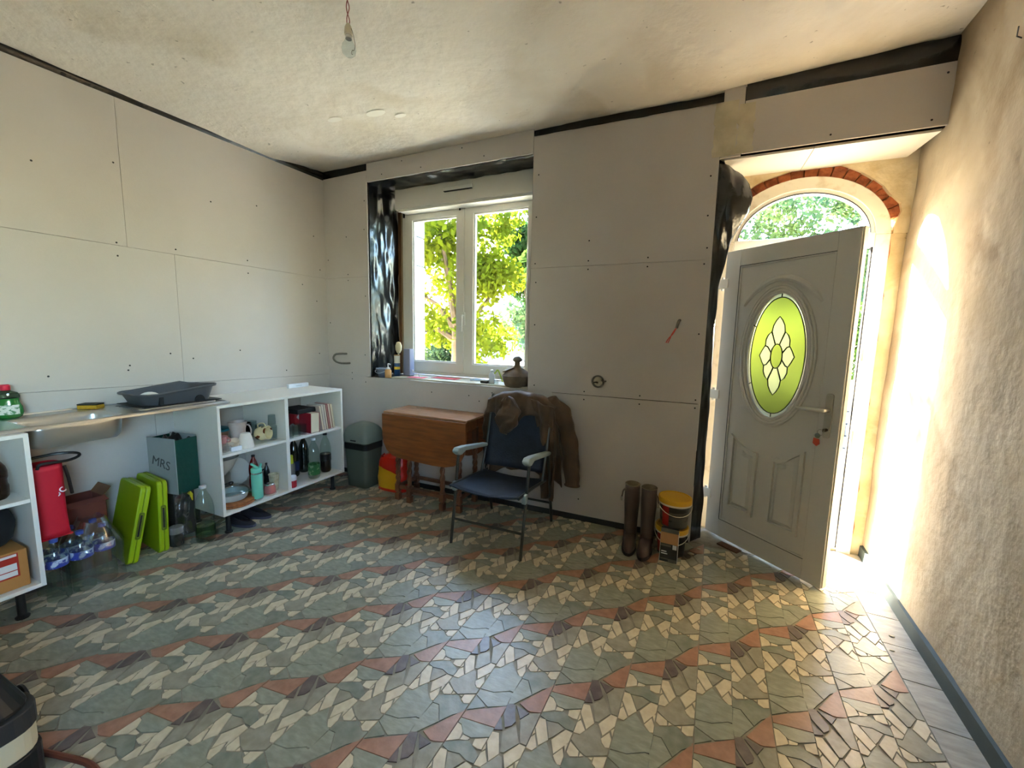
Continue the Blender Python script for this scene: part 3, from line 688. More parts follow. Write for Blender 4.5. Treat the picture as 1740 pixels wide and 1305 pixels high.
# leaded glass
gg = FROST('leaded_green_glass', (124, 132, 84), 0.5, 0.3)
gw = FROST('leaded_white_glass', (142, 146, 122), 0.6, 0.25)
gb = FROST('leaded_border_glass', (150, 152, 138), 0.35, 0.2)
lead = M('lead_came', (58, 58, 52), 0.5, metal=0.4)
MB().ring(el(OA-0.022, OB-0.026), el(OA-0.001, OB-0.001), 0.023, 0.026).build('border_pane', gb, leafo)
lm = MB()
def came(pts, closed=False, r=0.0034): lm.tube([(x, 0.0215, z) for x, z in pts], r, 6, closed=closed)
came(el(OA-0.022, OB-0.026), True)
for i in range(4, NO, 8):
    c, s = math.cos(2*math.pi*i/NO), math.sin(2*math.pi*i/NO); came([(OX+(OA-0.022)*c, OZ+(OB-0.026)*s), (OX+OA*c, OZ+OB*s)])
PETALS = []
def petal(pts):
    PETALS.append(pts)
    MB().prism(pts, 0.023, 0.026, 'y').build('petal_pane', gw, leafo); came(pts, True)
ca, cb = 0.036, 0.076
came([(OX+ca*math.cos(2*math.pi*i/20), OZ+cb*math.sin(2*math.pi*i/20)) for i in range(20)], True)
for s in (1, -1):
    # top and bottom tall petals
    L_ = [(-0.012, 0.073), (-0.040, 0.150), (-0.034, 0.190), (-0.018, 0.222), (0.0, 0.243)]
    petal([(OX+x, OZ+s*z) for x, z in L_]+[(OX-x, OZ+s*z) for x, z in L_[::-1][1:]])
    # side petals
    S_ = [(0.036, 0.020), (0.060, 0.056), (0.078, 0.060), (0.092, 0.035), (0.108, 0.0)]
    petal([(OX+s*x, OZ+z) for x, z in S_]+[(OX+s*x, OZ-z) for x, z in S_[::-1][1:]])
    for t in (1, -1):
        Q = [(0.014, 0.072), (0.031, 0.043), (0.036, 0.024), (0.060, 0.058), (0.074, 0.064), (0.074, 0.100), (0.062, 0.130), (0.043, 0.150)]
        petal([(OX+s*x, OZ+t*z) for x, z in Q])
def reach(c, s_):
    best = 0.0
    for P in PETALS:
        for (ax, az), (bx_, bz) in zip(P, P[1:]+P[:1]):
            ex, ez = bx_-ax, bz-az; den = c*ez-s_*ex
            if abs(den) < 1e-9: continue
            t = ((ax-OX)*ez-(az-OZ)*ex)/den; w = ((ax-OX)*s_-(az-OZ)*c)/den
            if t > best and -1e-6 <= w <= 1+1e-6: best = t
    return best
NF = 144; fo = []; eo = []
for i in range(NF):
    ex, ez = (OA-0.022)*math.cos(2*math.pi*i/NF), (OB-0.026)*math.sin(2*math.pi*i/NF); q = math.hypot(ex, ez); t = reach(ex/q, ez/q)
    fo.append((OX+ex/q*t, OZ+ez/q*t)); eo.append((OX+ex, OZ+ez))
MB().ring(fo, eo, 0.023, 0.026).build('stained_pane', gg, leafo, label='yellow-green textured oval pane')
MB().prism([(OX+ca*math.cos(2*math.pi*i/24), OZ+cb*math.sin(2*math.pi*i/24)) for i in range(24)], 0.023, 0.026, 'y').build('centre_pane', gg, leafo)
tag(lm.build('lead_lines', lead, leafo), kind='stuff')
# furniture of the door
hm = M('satin_handle', (206, 202, 190), 0.28, metal=0.6)
MB().prism(rrect(0.708, 0.744, 0.885, 1.135, 0.012), -0.010, 0.0, 'y').build('handle_plate', M('handle_plate_grey', (170, 166, 152), 0.35), leafo, bevel=0.002)
MB().tube([(0.726, 0.0, 1.042), (0.726, -0.045, 1.042), (0.715, -0.055, 1.042), (0.66, -0.056, 1.041), (0.60, -0.052, 1.037), (0.575, -0.048, 1.036)], [0.010, 0.010, 0.0125, 0.012, 0.009, 0.006], 10).build('lever', hm, leafo, smooth=True)
MB().lathe([(0.009, 0), (0.009, 0.014), (0.0, 0.014)], 12).build('lock_cylinder', M('dark_brass', (92, 82, 62), 0.4, metal=0.8), leafo, loc=(0.727, -0.009, 0.932)).rotation_euler = (R(90), 0, 0)
for zz in (1.80, 1.03, 0.30):
    MB().box(-0.055, 0.028, -0.006, 0.016, zz-0.032, zz+0.032).build('hinge', pvc, leafo, bevel=0.004)
    MB().tube([(-0.022, 0.004, zz-0.045), (-0.022, 0.004, zz+0.045)], 0.009, 10).build('hinge_pin', pvc, leafo, smooth=True)
MB().box(LW, LW+0.006, 0.012, 0.045, 0.02, LH).build('edge_seal', pvcw, leafo)
# frame edge: keys in the lock
ka = Matrix.Translation((0.161, 3.22, 0)) @ Matrix.Rotation(math.atan2(-0.52, 0.584), 4, 'Z')
kp = ka @ Vector((0.727, -0.022, 0.932))
key = thing('key_bunch', 'keys with a red tag hanging from the lock of the open door', 'keys', kp, math.atan2(-0.52, 0.584))
MB().box(-0.002, 0.002, -0.02, 0.016, -0.009, 0.009).build('key', M('dark_brass', (92, 82, 62)), key)
MB().tube([(-0.012+0.016*math.cos(t*R(30)), -0.016, -0.014+0.016*math.sin(t*R(30))) for t in range(12)], 0.0016, 6, closed=True).build('ring', chrome, key)
MB().lathe([(0.0, 0), (0.014, 0), (0.014, 0.003), (0, 0.003)], 16).build('coin_fob', chrome, key, loc=(-0.022, -0.020, -0.034)).rotation_euler = (R(90), 0, 0)
MB().prism([(-0.040, -0.048), (-0.010, -0.052), (-0.006, -0.078), (-0.022, -0.094), (-0.042, -0.080)], -0.026, -0.020, 'y').build('red_tag', M('red_tag', (188, 72, 50), 0.5), key, bevel=0.002)

# ------------------------------------------------------------------ outdoors
grassm = M('dry_lawn', (190, 180, 164), 0.95, rgb2=(204, 196, 182), nscale=2.5, bump=0.5, bscale=40, world=True)
struct(MB().box(-60, 40, FY1, 70, -0.35, -0.10).build('ground', grassm), 'sunlit lawn outside the house')
pave = M('paving_stone', (128, 128, 130), 0.85, rgb2=(104, 106, 110), nscale=4, bump=0.3, bscale=18, world=True)
path = tag(MB().box(-0.6, 3.4, FY1, 6.2, -0.12, -0.09).build('path', pave), 'grey stone path outside the open door', None, None, 'structure')
for i in range(4):
    for j in range(4):
        MB().box(-0.5+0.62*i+0.3*(j % 2), 0.1+0.62*i+0.3*(j % 2), 3.80+0.6*j, 4.38+0.6*j, -0.1, -0.075-0.01*random.random()).build('paving_slab', pave, path, bevel=0.01)
wallm = M('garden_stone', (124, 124, 128), 0.9, rgb2=(96, 98, 104), nscale=8, bump=0.6, bscale=20)
gw_ = thing('garden_wall', 'low grey stone garden wall beyond the door', 'wall', (0, 0, 0))
for j in range(5):
    x = 0.6+0.2*(j % 2)
    while x < 4.2:
        w = 0.28+0.25*random.random(); MB().box(x, x+w-0.015, 6.4, 6.7+0.04*random.random(), -0.1+0.16*j, -0.1+0.16*j+0.15).build('stone_block', wallm, gw_, bevel=0.02); x += w

def leaves(blobs, n, size, seed, squash=0.85):
    g = np.random.default_rng(seed)
    B = np.array(blobs, float); wt = B[:, 3]**2; wt /= wt.sum()
    idx = g.choice(len(B), n, p=wt); c = B[idx, :3]; r = B[idx, 3]
    d = g.normal(size=(n, 3)); d /= np.linalg.norm(d, axis=1)[:, None]
    rad = r*(g.random(n)**0.45); p = c+d*rad[:, None]*np.array([1, 1, squash])
    a = g.normal(size=(n, 3)); a /= np.linalg.norm(a, axis=1)[:, None]; a[:, 2] -= 0.3
    b = np.cross(a, g.normal(size=(n, 3))); b /= np.linalg.norm(b, axis=1)[:, None]
    s = size*(0.6+0.8*g.random(n))[:, None]
    V = np.stack([p-a*s*0.55, p+b*s*0.36-a*s*0.05, p+a*s*0.6, p-b*s*0.36-a*s*0.05], 1).reshape(-1, 3)
    F = np.arange(4*n).reshape(-1, 4)
    return V, F
def tree(name, label, loc, trunk, blobs, n, size, mat, seed, cat='tree', group=None, tr=0.14):
    t = thing(name, label, cat, loc, 0, group)
    mb = MB()
    if trunk:
        mb.tube([(0, 0, -0.3), (0.04, 0.02, trunk*0.5), (0.0, 0.05, trunk)], [tr, tr*0.8, tr*0.6], 10)
        for b in blobs[:10]:
            m_ = Vector(b[:3]); s0 = Vector((0, 0.05, trunk*(0.75+0.25*random.random())))
            mb.tube([s0, s0.lerp(m_, 0.5)+Vector((0, 0, 0.12)), m_], [tr*0.45, tr*0.28, tr*0.08], 6)
        mb.build('trunk', M('bark', (84, 68, 52), 0.95, rgb2=(60, 48, 38), nscale=8, bump=0.8, bscale=12), t, smooth=True)
    V, F = leaves(blobs, n, size, seed)
    me = bpy.data.meshes.new('foliage'); me.vertices.add(len(V)); me.vertices.foreach_set('co', V.ravel().astype(np.float32))
    me.loops.add(F.size); me.loops.foreach_set('vertex_index', F.ravel().astype(np.int32))
    me.polygons.add(len(F)); me.polygons.foreach_set('loop_start', (np.arange(len(F))*4).astype(np.int32))
    me.update(calc_edges=True); me.materials.append(mat)
    o = bpy.data.objects.new('foliage', me); COL.objects.link(o); o.parent = t; tag(o, kind='stuff')
    return t
def cloud(seed, n, c, sp, r0, r1):
    g = np.random.default_rng(seed)
    return [(c[0]+sp[0]*(2*g.random()-1), c[1]+sp[1]*(2*g.random()-1), c[2]+sp[2]*(2*g.random()-1), r0+(r1-r0)*g.random()) for _ in range(n)]
lf1 = LEAF('leaf_yellow_green', (60, 76, 14), (104, 108, 20), 0.6)
lf2 = LEAF('leaf_dark_green', (30, 52, 26), (58, 76, 30), 0.35)
lf3 = LEAF('leaf_blue_green', (44, 66, 50), (84, 96, 50), 0.4)
tree('maple_tree', 'sunlit yellow-green tree filling the view through the window', (-3.5, 5.6, -0.1), 1.6, cloud(1, 24, (0.0, 0, 2.30), (0.82, 0.6, 1.30), 0.28, 0.5)+[(1.50, 0.0, 3.15, 0.24), (1.62, 0.1, 2.75, 0.16), (1.25, 0.0, 3.35, 0.2)], 8000, 0.085, lf1, 11)
tree('maple_tree', 'tall broad tree left of the window, shading it from the sun', (-5.5, 6.4, -0.1), 2.9, cloud(2, 22, (0.0, 0, 4.05), (0.6, 0.5, 0.75), 0.35, 0.55), 15000, 0.12, lf1, 12)
tree('ivy_clad_tree', 'dense dark green tree at the right of the window view', (-3.35, 8.4, -0.1), 2.5, cloud(3, 12, (0.0, 0, 3.0), (0.35, 0.4, 0.9), 0.35, 0.55), 9000, 0.085, lf2, 13)
tree('shrub', 'round dark shrub at the lower left of the window view', (-5.2, 7.9, -0.1), 0.5, cloud(4, 12, (0.0, 0, 1.0), (0.6, 0.4, 0.8), 0.35, 0.55), 9000, 0.075, lf3, 14, 'shrub', tr=0.05)
tree('low_hedge', 'low yellow-green hedge along the bottom of the window view', (-2.75, 4.9, -0.1), 0.0, cloud(5, 16, (0.0, 0, 0.62), (1.0, 0.18, 0.25), 0.15, 0.25), 4000, 0.06, lf1, 15, 'hedge')
tree('garden_tree', 'wide blue-green tree seen through the arched fanlight', (1.7, 11.5, -0.1), 2.4, cloud(6, 30, (0.0, 0, 4.0), (2.6, 1.4, 1.2), 0.5, 0.9), 20000, 0.10, lf3, 16)
tree('tall_hedge', 'tall green hedge seen through the gap beside the door', (2.9, 8.2, -0.1), 0.0, cloud(7, 22, (0.3, 0, 1.5), (1.2, 0.4, 1.2), 0.35, 0.5), 14000, 0.06, lf2, 17, 'hedge')
tree('screen_tree', 'dense tree added between the window and the door to screen out sky light', (-1.2, 7.2, -0.1), 1.5, cloud(8, 30, (0.0, 0, 3.1), (1.25, 0.5, 2.1), 0.45, 0.7), 22000, 0.10, lf2, 18)  # added to cut the sky light reaching the right wall
for i, (x, y, zc_, lb) in enumerate(((-5.5, 19.5, 5.0, 'unseen tree added behind the middle of the garden to block sky light'), (7.0, 15.0, 6.0, 'unseen tree added right of the garden to block sky light'))):  # out-of-view trees added to block sky light through the door
    tree('sky_screen_tree', lb, (x, y, -0.1), 2.0, cloud(20+i, 22, (0.0, 0, zc_*0.62), (2.6, 1.2, zc_*0.40), 1.0, 1.5), 14000, 0.22, lf3, 30+i, group='added sky-blocking trees')
house = thing('far_house', 'distant grey roofed house beyond the lawn', 'house', (-10.5, 26, -0.1))
MB().box(-4, 4, -2, 2, 0, 1.6).build('walls', M('far_wall', (120, 120, 116), 0.9), house)
MB().prism([(-2.3, 1.6), (2.3, 1.6), (0, 3.0)], -4.3, 4.3, 'x').build('roof', M('far_roof', (86, 96, 112), 0.8), house)

# ------------------------------------------------------------------ kitchen units along the left wall
def cabinet(label, y0, y1, div, shelves, name='base_cabinet'):
    x0, x1, z0, z1, t = XL+0.012, -2.82, 0.155, 0.915, 0.018
    c = thing(name, label, 'cabinet', (0, 0, 0))
    MB().box(x0, x1, y0, y0+t, z0, z1-t).build('side_panel', melamine, c, bevel=0.001)
    MB().box(x0, x1, y1-t, y1, z0, z1-t).build('side_panel', melamine, c, bevel=0.001)
    MB().box(x0, x1, y0, y1, z1-t, z1).build('top', melamine, c, bevel=0.001)
    MB().box(x0, x1, y0+t, y1-t, z0, z0+t).build('bottom', melamine, c, bevel=0.001)
    if div: MB().box(x0, x1-0.004, div-0.014, div+0.014, z0+t, z1-t).build('divider', melamine, c, bevel=0.001)
    for a, b, z in shelves: MB().box(x0+0.02, x1-0.006, a, b, z-t, z).build('shelf', melamine, c, bevel=0.001)
    for x in (x0+0.07, x1-0.075):
        for y in (y0+0.07, y1-0.07):
            MB().lathe([(0.024, 0), (0.026, 0.012), (0.016, 0.02), (0.016, z0-0.01), (0.03, z0)], 12, (x, y, 0)).build('leg', blackp, c, smooth=True)
    return c
cabR = cabinet('open white base cabinet with a middle divider, crammed with crockery and bottles', 1.60, 2.64, 2.10, ((1.618, 2.086, 0.578), (2.114, 2.622, 0.573)))
cabL = cabinet('open white base cabinet under the left end of the sink', -0.20, 0.775, None, ((-0.182, 0.757, 0.60),))
SH1, SH2, BOT = 0.578, 0.573, 0.173

# ------------------------------------------------------------------ sink
sk = thing('steel_sink', 'stainless steel sink with one bowl and a drainer, bridging the two cabinets', 'sink', (0, 0, 0))
z0, z1 = 0.916, 0.928; sx0, sx1, sy0, sy1 = XL+0.004, -2.865, 0.62, 1.715; hx0, hx1, hy0, hy1 = -3.20, -2.90, 0.80, 1.17
d_ = MB(); d_.ring(rrect(hx0, hx1, hy0, hy1, 0.05, 5), [(min(max(x*1.0+(x-(hx0+hx1)/2)*50, sx0), sx1), min(max(y+(y-(hy0+hy1)/2)*50, sy0), sy1)) for x, y in rrect(hx0, hx1, hy0, hy1, 0.05, 5)], z0, z1, 'z')
d_.build('deck', steel, sk)
bw = MB(); lo = rrect(hx0, hx1, hy0, hy1, 0.05, 5); k = len(lo); lv = [(1.0, 0.93), (0.985, 0.90), (0.95, 0.83), (0.88, 0.808), (0.0, 0.80)]
cx, cy = (hx0+hx1)/2, (hy0+hy1)/2
bw.grid(lambda u, v: (lambda i, l: (cx+(lo[i][0]-cx)*lv[l][0], cy+(lo[i][1]-cy)*lv[l][0], lv[l][1]))(int(round(u*k)) % k, int(round(v*4))), k, 5, wrap=True)
bw.build('bowl', steel, sk, smooth=True, solid=0.002)
MB().tube([(x*1.0, y, 0.930) for x, y in rrect(sx0+0.008, sx1-0.008, sy0+0.008, sy1-0.008, 0.03, 4)], 0.005, 6, closed=True).build('raised_rim', steel, sk, smooth=True)
for i in range(7): MB().tube([(-3.24+0.045*i, 1.26, 0.9285), (-3.24+0.045*i, 1.68, 0.9285)], 0.004, 6).build('drain_rib', steel, sk, smooth=True)
MB().lathe([(0.03, 0), (0.03, 0.004), (0.0, 0.002)], 16, (cx, cy, 0.802)).build('drain', chrome, sk)

# dish rack
rk = thing('dish_rack', 'grey plastic dish drainer tray standing on the sink', 'dish rack', (0, 0, 0))
greyp = M('grey_plastic', (70, 73, 78), 0.4)
RX, RY = -3.145, 1.505
lo = rrect(-0.155, 0.155, -0.215, 0.215, 0.08, 6); k = len(lo)
def rim_z(x, y): return 1.006+0.050*max(0, 1-abs(y-0.03)/0.15)*(1 if x < 0.0 else 0.0)+0.030*max(0, min(1, (y-0.02)/0.10))*(1 if x > -0.02 else 0.6)
lv = [(0.0, 0.0), (0.86, 0.0), (0.9, 0.3), (0.97, 0.8), (1.0, 1.0), (1.06, 1.02), (1.06, 0.93)]
mb = MB(); mb.grid(lambda u, v: (lambda i, l: (RX+lo[i][0]*lv[l][0], RY+lo[i][1]*lv[l][0], 0.940+(rim_z(*lo[i])-0.940)*lv[l][1]))(int(round(u*k)) % k, int(round(v*6))), k, 7, wrap=True)
mb.build('tray', greyp, rk, smooth=True, solid=0.003)
MB().tube([(RX+x*1.05, RY+y*1.05, 0.002+rim_z(x, y)) for x, y in lo], 0.007, 8, closed=True).build('rim', greyp, rk, smooth=True)
MB().box(-3.30, -2.98, 1.29, 1.73, 0.9345, 0.9395).build('drip_base', blackp, rk, bevel=0.002)
MB().prism([(1.60+0.03*math.cos(R(a)), 0.94+0.04*math.sin(R(a))) for a in range(0, 181, 20)], -2.998, -2.990, 'x').build('drain_notch', darkgap, rk)
MB().box(-3.018, -2.988, 1.375, 1.395, 0.937, 0.99).build('corner_slot', darkgap, rk)
for (x, y, a) in ((-3.16, 1.40, 0.4), (-3.10, 1.50, -0.2)):
    o = thing('saucer', 'white saucer leaning in the left end of the dish rack' if a > 0 else 'white cutlery piece lying across the middle of the dish rack', 'dish' if a > 0 else 'cutlery', (x, y, 0.955), a)
    if a > 0: MB().lathe([(0.0, 0.0), (0.03, 0.0), (0.055, 0.016), (0.057, 0.019), (0.03, 0.006), (0, 0.005)], 20).build('dish', white, o, smooth=True).rotation_euler = (0.5, 0.5, 0)
    else: MB().tube([(-0.05, 0, 0.005), (0.0, 0.0, 0.03), (0.05, 0.0, 0.045)], 0.006, 6).build('handle', white, o, smooth=True)

# sponge and washing-up liquid
sp = thing('sponge', 'yellow scouring sponge with a dark pad on the sink edge', 'sponge', (-3.27, 1.16, 0.929), R(35))
MB().box(-0.05, 0.05, -0.032, 0.032, 0, 0.024).build('foam', M('sponge_yellow', (196, 152, 40), 0.95, bump=0.5, bscale=60), sp, bevel=0.005)
MB().box(-0.05, 0.05, -0.032, 0.032, 0.024, 0.032).build('scourer', M('scourer_dark', (44, 46, 32), 0.95), sp, bevel=0.003)
so = thing('dish_soap_bottle', 'green washing-up liquid bottle with a red cap on the sink', 'soap bottle', (-3.27, 0.838, 0.929), R(60))
MB().lathe([(0.030, 0), (0.040, 0.008), (0.046, 0.03), (0.044, 0.06), (0.036, 0.085), (0.036, 0.105)], 24, sx=1.25, sy=0.75).build('body', M('green_liquid', (28, 112, 44), 0.15, coat=0.5), so, smooth=True)
MB().lathe([(0.0365, 0.105), (0.039, 0.115), (0.034, 0.135), (0.016, 0.145), (0.014, 0.15)], 24, sx=1.25, sy=0.75).build('shoulder', GLASS('soap_clear', (170, 190, 175)), so, smooth=True)
MB().lathe([(0.017, 0.148), (0.019, 0.152), (0.019, 0.172), (0.014, 0.178), (0, 0.178)], 16).build('cap', M('red_cap', (196, 30, 60), 0.4), so, smooth=True)
MB().grid(lambda u, v: (0.0585*math.sin((u-0.5)*1.9), -0.0352*math.cos((u-0.5)*1.9), 0.022+0.05*v), 10, 4).build('label_patch', M('soap_label', (206, 214, 200), 0.5, rgb2=(60, 120, 70), nscale=60, contrast=(0.5, 0.6)), so)

# router
rt = thing('wifi_router', 'small flat white box standing on the cabinet top by the wall', 'router', (-3.20, 2.50, 0.9155))
MB().box(-0.015, 0.015, -0.10, 0.10, 0, 0.036).build('case', M('router_white', (214, 218, 224), 0.4), rt, bevel=0.004)
MB().box(0.0152, 0.0158, -0.03, 0.03, 0.014, 0.019).build('logo_strip', M('pale_grey', (180, 184, 190)), rt)

# ------------------------------------------------------------------ crockery and bottles: makers
china = M('white_china', (226, 218, 206), 0.25)
pinkchina = M('greyish_china', (198, 180, 170), 0.35, rgb2=(176, 156, 146), nscale=10)
def bottle(name, label, cat, loc, h, r, mat, cap, liquid=None, lh=0.5, lab=None, group=None, n=20):
    b = thing(name, label, cat, loc, 0, group)
    prof = [(r*0.80, 0), (r*0.96, 0.012), (r, 0.03), (r, h*0.28), (r*0.93, h*0.33), (r*0.93, h*0.42), (r, h*0.47), (r, h*0.60), (r*0.9, h*0.70), (r*0.62, h*0.82), (r*0.34, h*0.90), (r*0.30, h*0.955)]
    MB().lathe(prof, n).build('body', mat, b, smooth=True)
    MB().lathe([(r*0.36, h*0.95), (r*0.38, h*0.955), (r*0.38, h*0.995), (r*0.33, h), (0, h)], 14).build('cap', cap, b, smooth=True)
    if liquid:
        p = [(q*0.94, z+0.003) for q, z in prof if z <= h*lh]; p.append((0, p[-1][1]+0.001))
        MB().lathe(p, n).build('liquid', liquid, b, smooth=True)
    if lab: MB().lathe([(r*1.006, h*lab[1]), (r*1.006, h*lab[2])], n, caps=False).build('wrapper', lab[0], b, smooth=True)
    return b
def glassy(name, label, cat, loc, r, h, mat=jar, group=None, flare=1.1, stem=False, tilt=0):
    b = thing(name, label, cat, loc, 0, group)
    if stem: prof = [(r*0.85, 0), (r*0.8, 0.004), (0.006, 0.012), (0.006, h*0.42), (r*0.8, h*0.58), (r, h*0.75), (r*0.85, h), (r*0.82, h), (r*0.95, h*0.75), (r*0.7, h*0.6), (0, h*0.47)]
    else: prof = [(r, 0), (r*1.02, 0.004), (r*flare, h), (r*flare-0.003, h), (r*0.95, 0.012), (0, 0.010)]
    MB().lathe(prof, 20).build('bowl', mat, b, smooth=True)
    return b
def vessel(name, label, cat, loc, prof, mat, rz=0, group=None, handle=None, n=24, rot=None):
    b = thing(name, label, cat, loc, rz, group)
    o = MB().lathe(prof, n).build('body', mat, b, smooth=True)
    if handle:
        x, za, zb, d = handle
        h = MB().tube([(x*0.96, 0, za), (x+d*0.7, 0, za-0.004), (x+d, 0, (za+zb)/2), (x+d*0.7, 0, zb+0.002), (x*0.94, 0, zb)], 0.005, 8).build('handle', mat, b, smooth=True)
    if rot: b.rotation_euler = rot
    return b
cup = lambda r, h, f=0.75: [(r*f*0.9, 0), (r*f, 0.004), (r*0.95, h*0.5), (r, h), (r*0.95, h), (r*0.9, h*0.5), (r*f*0.85, 0.008), (0, 0.007)]

# upper left shelf of the right cabinet
for i in range(5):
    p = thing('saucer', 'lowest' if i == 0 else '', 'saucer', (-2.915, 1.684, SH1+0.001+0.0105*i), 0.3*i, 'stack of striped saucers')
    p['label'] = ['bottom saucer', 'second saucer from the bottom', 'middle saucer', 'fourth saucer from the bottom', 'top saucer'][i]+' of the stack at the left of the upper shelf'
    MB().lathe([(0.0, 0), (0.030, 0), (0.055, 0.008), (0.060, 0.0095), (0.055, 0.0105), (0.03, 0.004), (0, 0.004)], 22).build('dish', china, p, smooth=True)
vessel('cup', 'pink rimmed cup resting on the saucer stack', 'cup', (-2.93, 1.684, SH1+0.055), cup(0.034, 0.05), M('dusty_pink', (176, 120, 116), 0.4), 0.5, None, (0.034, 0.04, 0.012, 0.02))
vessel('bowl', 'small red bowl lying tipped beside the saucers', 'bowl', (-2.90, 1.748, SH1+0.030), cup(0.034, 0.045), M('bowl_cream', (210, 190, 168), 0.35, rgb2=(150, 60, 66), nscale=12, contrast=(0.55, 0.6)), 0, rot=(0.5, 0.4, 0.2))
tb_ = vessel('storage_bowl', 'terracotta bowl at the back left of the upper shelf', 'bowl', (-3.14, 1.77, SH1+0.001), cup(0.075, 0.10), M('tan_ceramic', (160, 118, 92), 0.5))
MB().lathe([(0.0, 0.101), (0.082, 0.101), (0.082, 0.115), (0.07, 0.123), (0, 0.123)], 24).build('lid', M('turquoise', (30, 122, 138), 0.4), tb_, smooth=True, label='turquoise lid')
vessel('jug', 'tall greyish-white jug with a spout behind the beaker', 'jug', (-3.03, 1.855, SH1+0.001), [(0.045, 0), (0.048, 0.005), (0.047, 0.06), (0.05, 0.11), (0.062, 0.165), (0.058, 0.165), (0.045, 0.11), (0.043, 0.01), (0, 0.009)], pinkchina, 0.6, None, (0.048, 0.14, 0.05, 0.04))
vessel('beaker', 'upturned white beaker in the middle of the upper shelf', 'beaker', (-2.885, 1.815, SH1+0.001), [(0.052, 0), (0.053, 0.004), (0.046, 0.05), (0.034, 0.098), (0.028, 0.106), (0, 0.106)], china)
sg = vessel('spotted_mug', 'cream mug with brown spots lying on its side', 'mug', (-2.965, 1.950, SH1+0.060), [(0.034, 0), (0.044, 0.008), (0.052, 0.04), (0.048, 0.075), (0.052, 0.092), (0.047, 0.092), (0.043, 0.07), (0.046, 0.04), (0, 0.01)], M('spotted_glaze', (220, 204, 160), 0.2, rgb2=(96, 48, 26), nscale=22, contrast=(0.60, 0.62), detail=0.5), 0, None, (-0.05, 0.075, 0.02, -0.028))
sg.rotation_euler = (0, R(82), R(25))
bx_ = thing('small_packet', 'small white paper packet at the front of the upper shelf', 'packet', (-2.868, 1.735, SH1+0.001), R(-8))
MB().box(-0.012, 0.012, -0.034, 0.034, 0, 0.03).build('carton', M('paper_white', (216, 220, 226), 0.6), bx_, bevel=0.001)
MB().box(-0.02, -0.012, -0.03, 0.05, 0, 0.003).build('flap', M('paper_white', (216, 220, 226)), bx_)
glassy('tumbler', 'glass tumbler against the divider at the front of the upper shelf', 'glass', (-2.93, 2.050, SH1+0.001), 0.031, 0.105, group='glasses on the left upper shelf')
glassy('tumbler', 'glass tumbler stacked upside down on top of the one by the divider', 'glass', (-2.93, 2.050, SH1+0.108), 0.028, 0.085, group='glasses on the left upper shelf', flare=0.9)
glassy('tumbler', 'glass tumbler second from the divider, behind the spotted mug', 'glass', (-3.05, 2.04, SH1+0.001), 0.034, 0.11, group='glasses on the left upper shelf')
glassy('tumbler', 'glass tumbler in the back corner of the left upper shelf', 'glass', (-3.16, 2.04, SH1+0.001), 0.034, 0.12, group='glasses on the left upper shelf')
glassy('glass_jug', 'dark tinted glass jug behind the beaker', 'jug', (-3.10, 1.945, SH1+0.001), 0.045, 0.13, GLASS('smoked_glass', (120, 120, 112)))

# upper right shelf: glasses and books
for (x, y, st, lb) in ((-2.875, 2.155, False, 'front tumbler beside the divider on the right upper shelf'), (-2.95, 2.175, True, 'stemmed glass just behind the front tumbler on the right upper shelf'), (-2.885, 2.225, False, 'squat glass in the middle of the row before the books'),
                       (-2.95, 2.265, False, 'wide glass standing in front of the red packet'), (-2.885, 2.278, False, 'rightmost glass, next to the upright cream book'), (-3.05, 2.20, True, 'tall stemmed glass at the back of the right upper shelf'), (-3.14, 2.22, True, 'stemmed glass in the far back corner of the right upper shelf')):
    glassy('wine_glass' if st else 'tumbler', lb, 'glass', (x, y, SH2+0.001), 0.030 if not st else 0.034, 0.085 if not st else 0.20, group='glasses on the right upper shelf')
paper = M('book_pages', (214, 200, 170), 0.8)
def book(label, loc, size, cover, tilt=0, rz=0, flat=False, group='books on the right upper shelf', lie=False):
    b = thing('book', label, 'book', loc, rz, group)
    dx, dy, dz = size
    mb = MB()
    if lie:
        MB().box(-dx/2, dx/2, -dy/2, dy/2, 0, dz).build('cover', cover, b, bevel=0.002)
    else:
        MB().box(-dx/2, dx/2, -dy/2, -dy/2+0.002, 0, dz).build('cover', cover, b); MB().box(-dx/2, dx/2, dy/2-0.002, dy/2, 0, dz).build('cover', cover, b)
        MB().box(-dx/2, -dx/2+0.002, -dy/2, dy/2, 0, dz).build('spine', cover, b)
        MB().box(-dx/2+0.002, dx/2-0.004, -dy/2+0.002, dy/2-0.002, 0.003, dz-0.003).build('pages', paper, b)
    b.rotation_euler = (tilt, 0, rz)
    return b
cream_c = M('cover_cream', (206, 186, 152), 0.6); red_c = M('cover_red', (140, 22, 40), 0.5); grey_c = M('cover_grey', (182, 168, 158), 0.6); white_c = M('cover_white', (224, 214, 202), 0.6); pink_c = M('cover_pink', (190, 136, 134), 0.6)
book('thick cream paperback turned page side out before the leaning books', (-2.91, 2.364, SH2+0.002), (0.14, 0.085, 0.165), red_c, R(-2), 0, group='books on the right upper shelf')
for lb, y, t, c, hh in (('grey book leaning just right of the cream paperback', 2.452, 0.018, grey_c, 0.215), ('white slim book, second of the leaning books', 2.474, 0.010, white_c, 0.225), ('pale grey book in the middle of the leaning books', 2.497, 0.016, grey_c, 0.22), ('dark red book among the leaning books', 2.517, 0.012, red_c, 0.218), ('pink book second from the right end', 2.540, 0.020, pink_c, 0.222), ('tan book at the right end of the row', 2.566, 0.018, cream_c, 0.215)):
    book(lb, (-2.92, y, SH2+0.0045), (0.15, t, hh), c, R(8), 0)
pk = thing('tea_packet', 'red and silver packet lying behind the cream paperback', 'packet', (-3.06, 2.36, SH2+0.001))
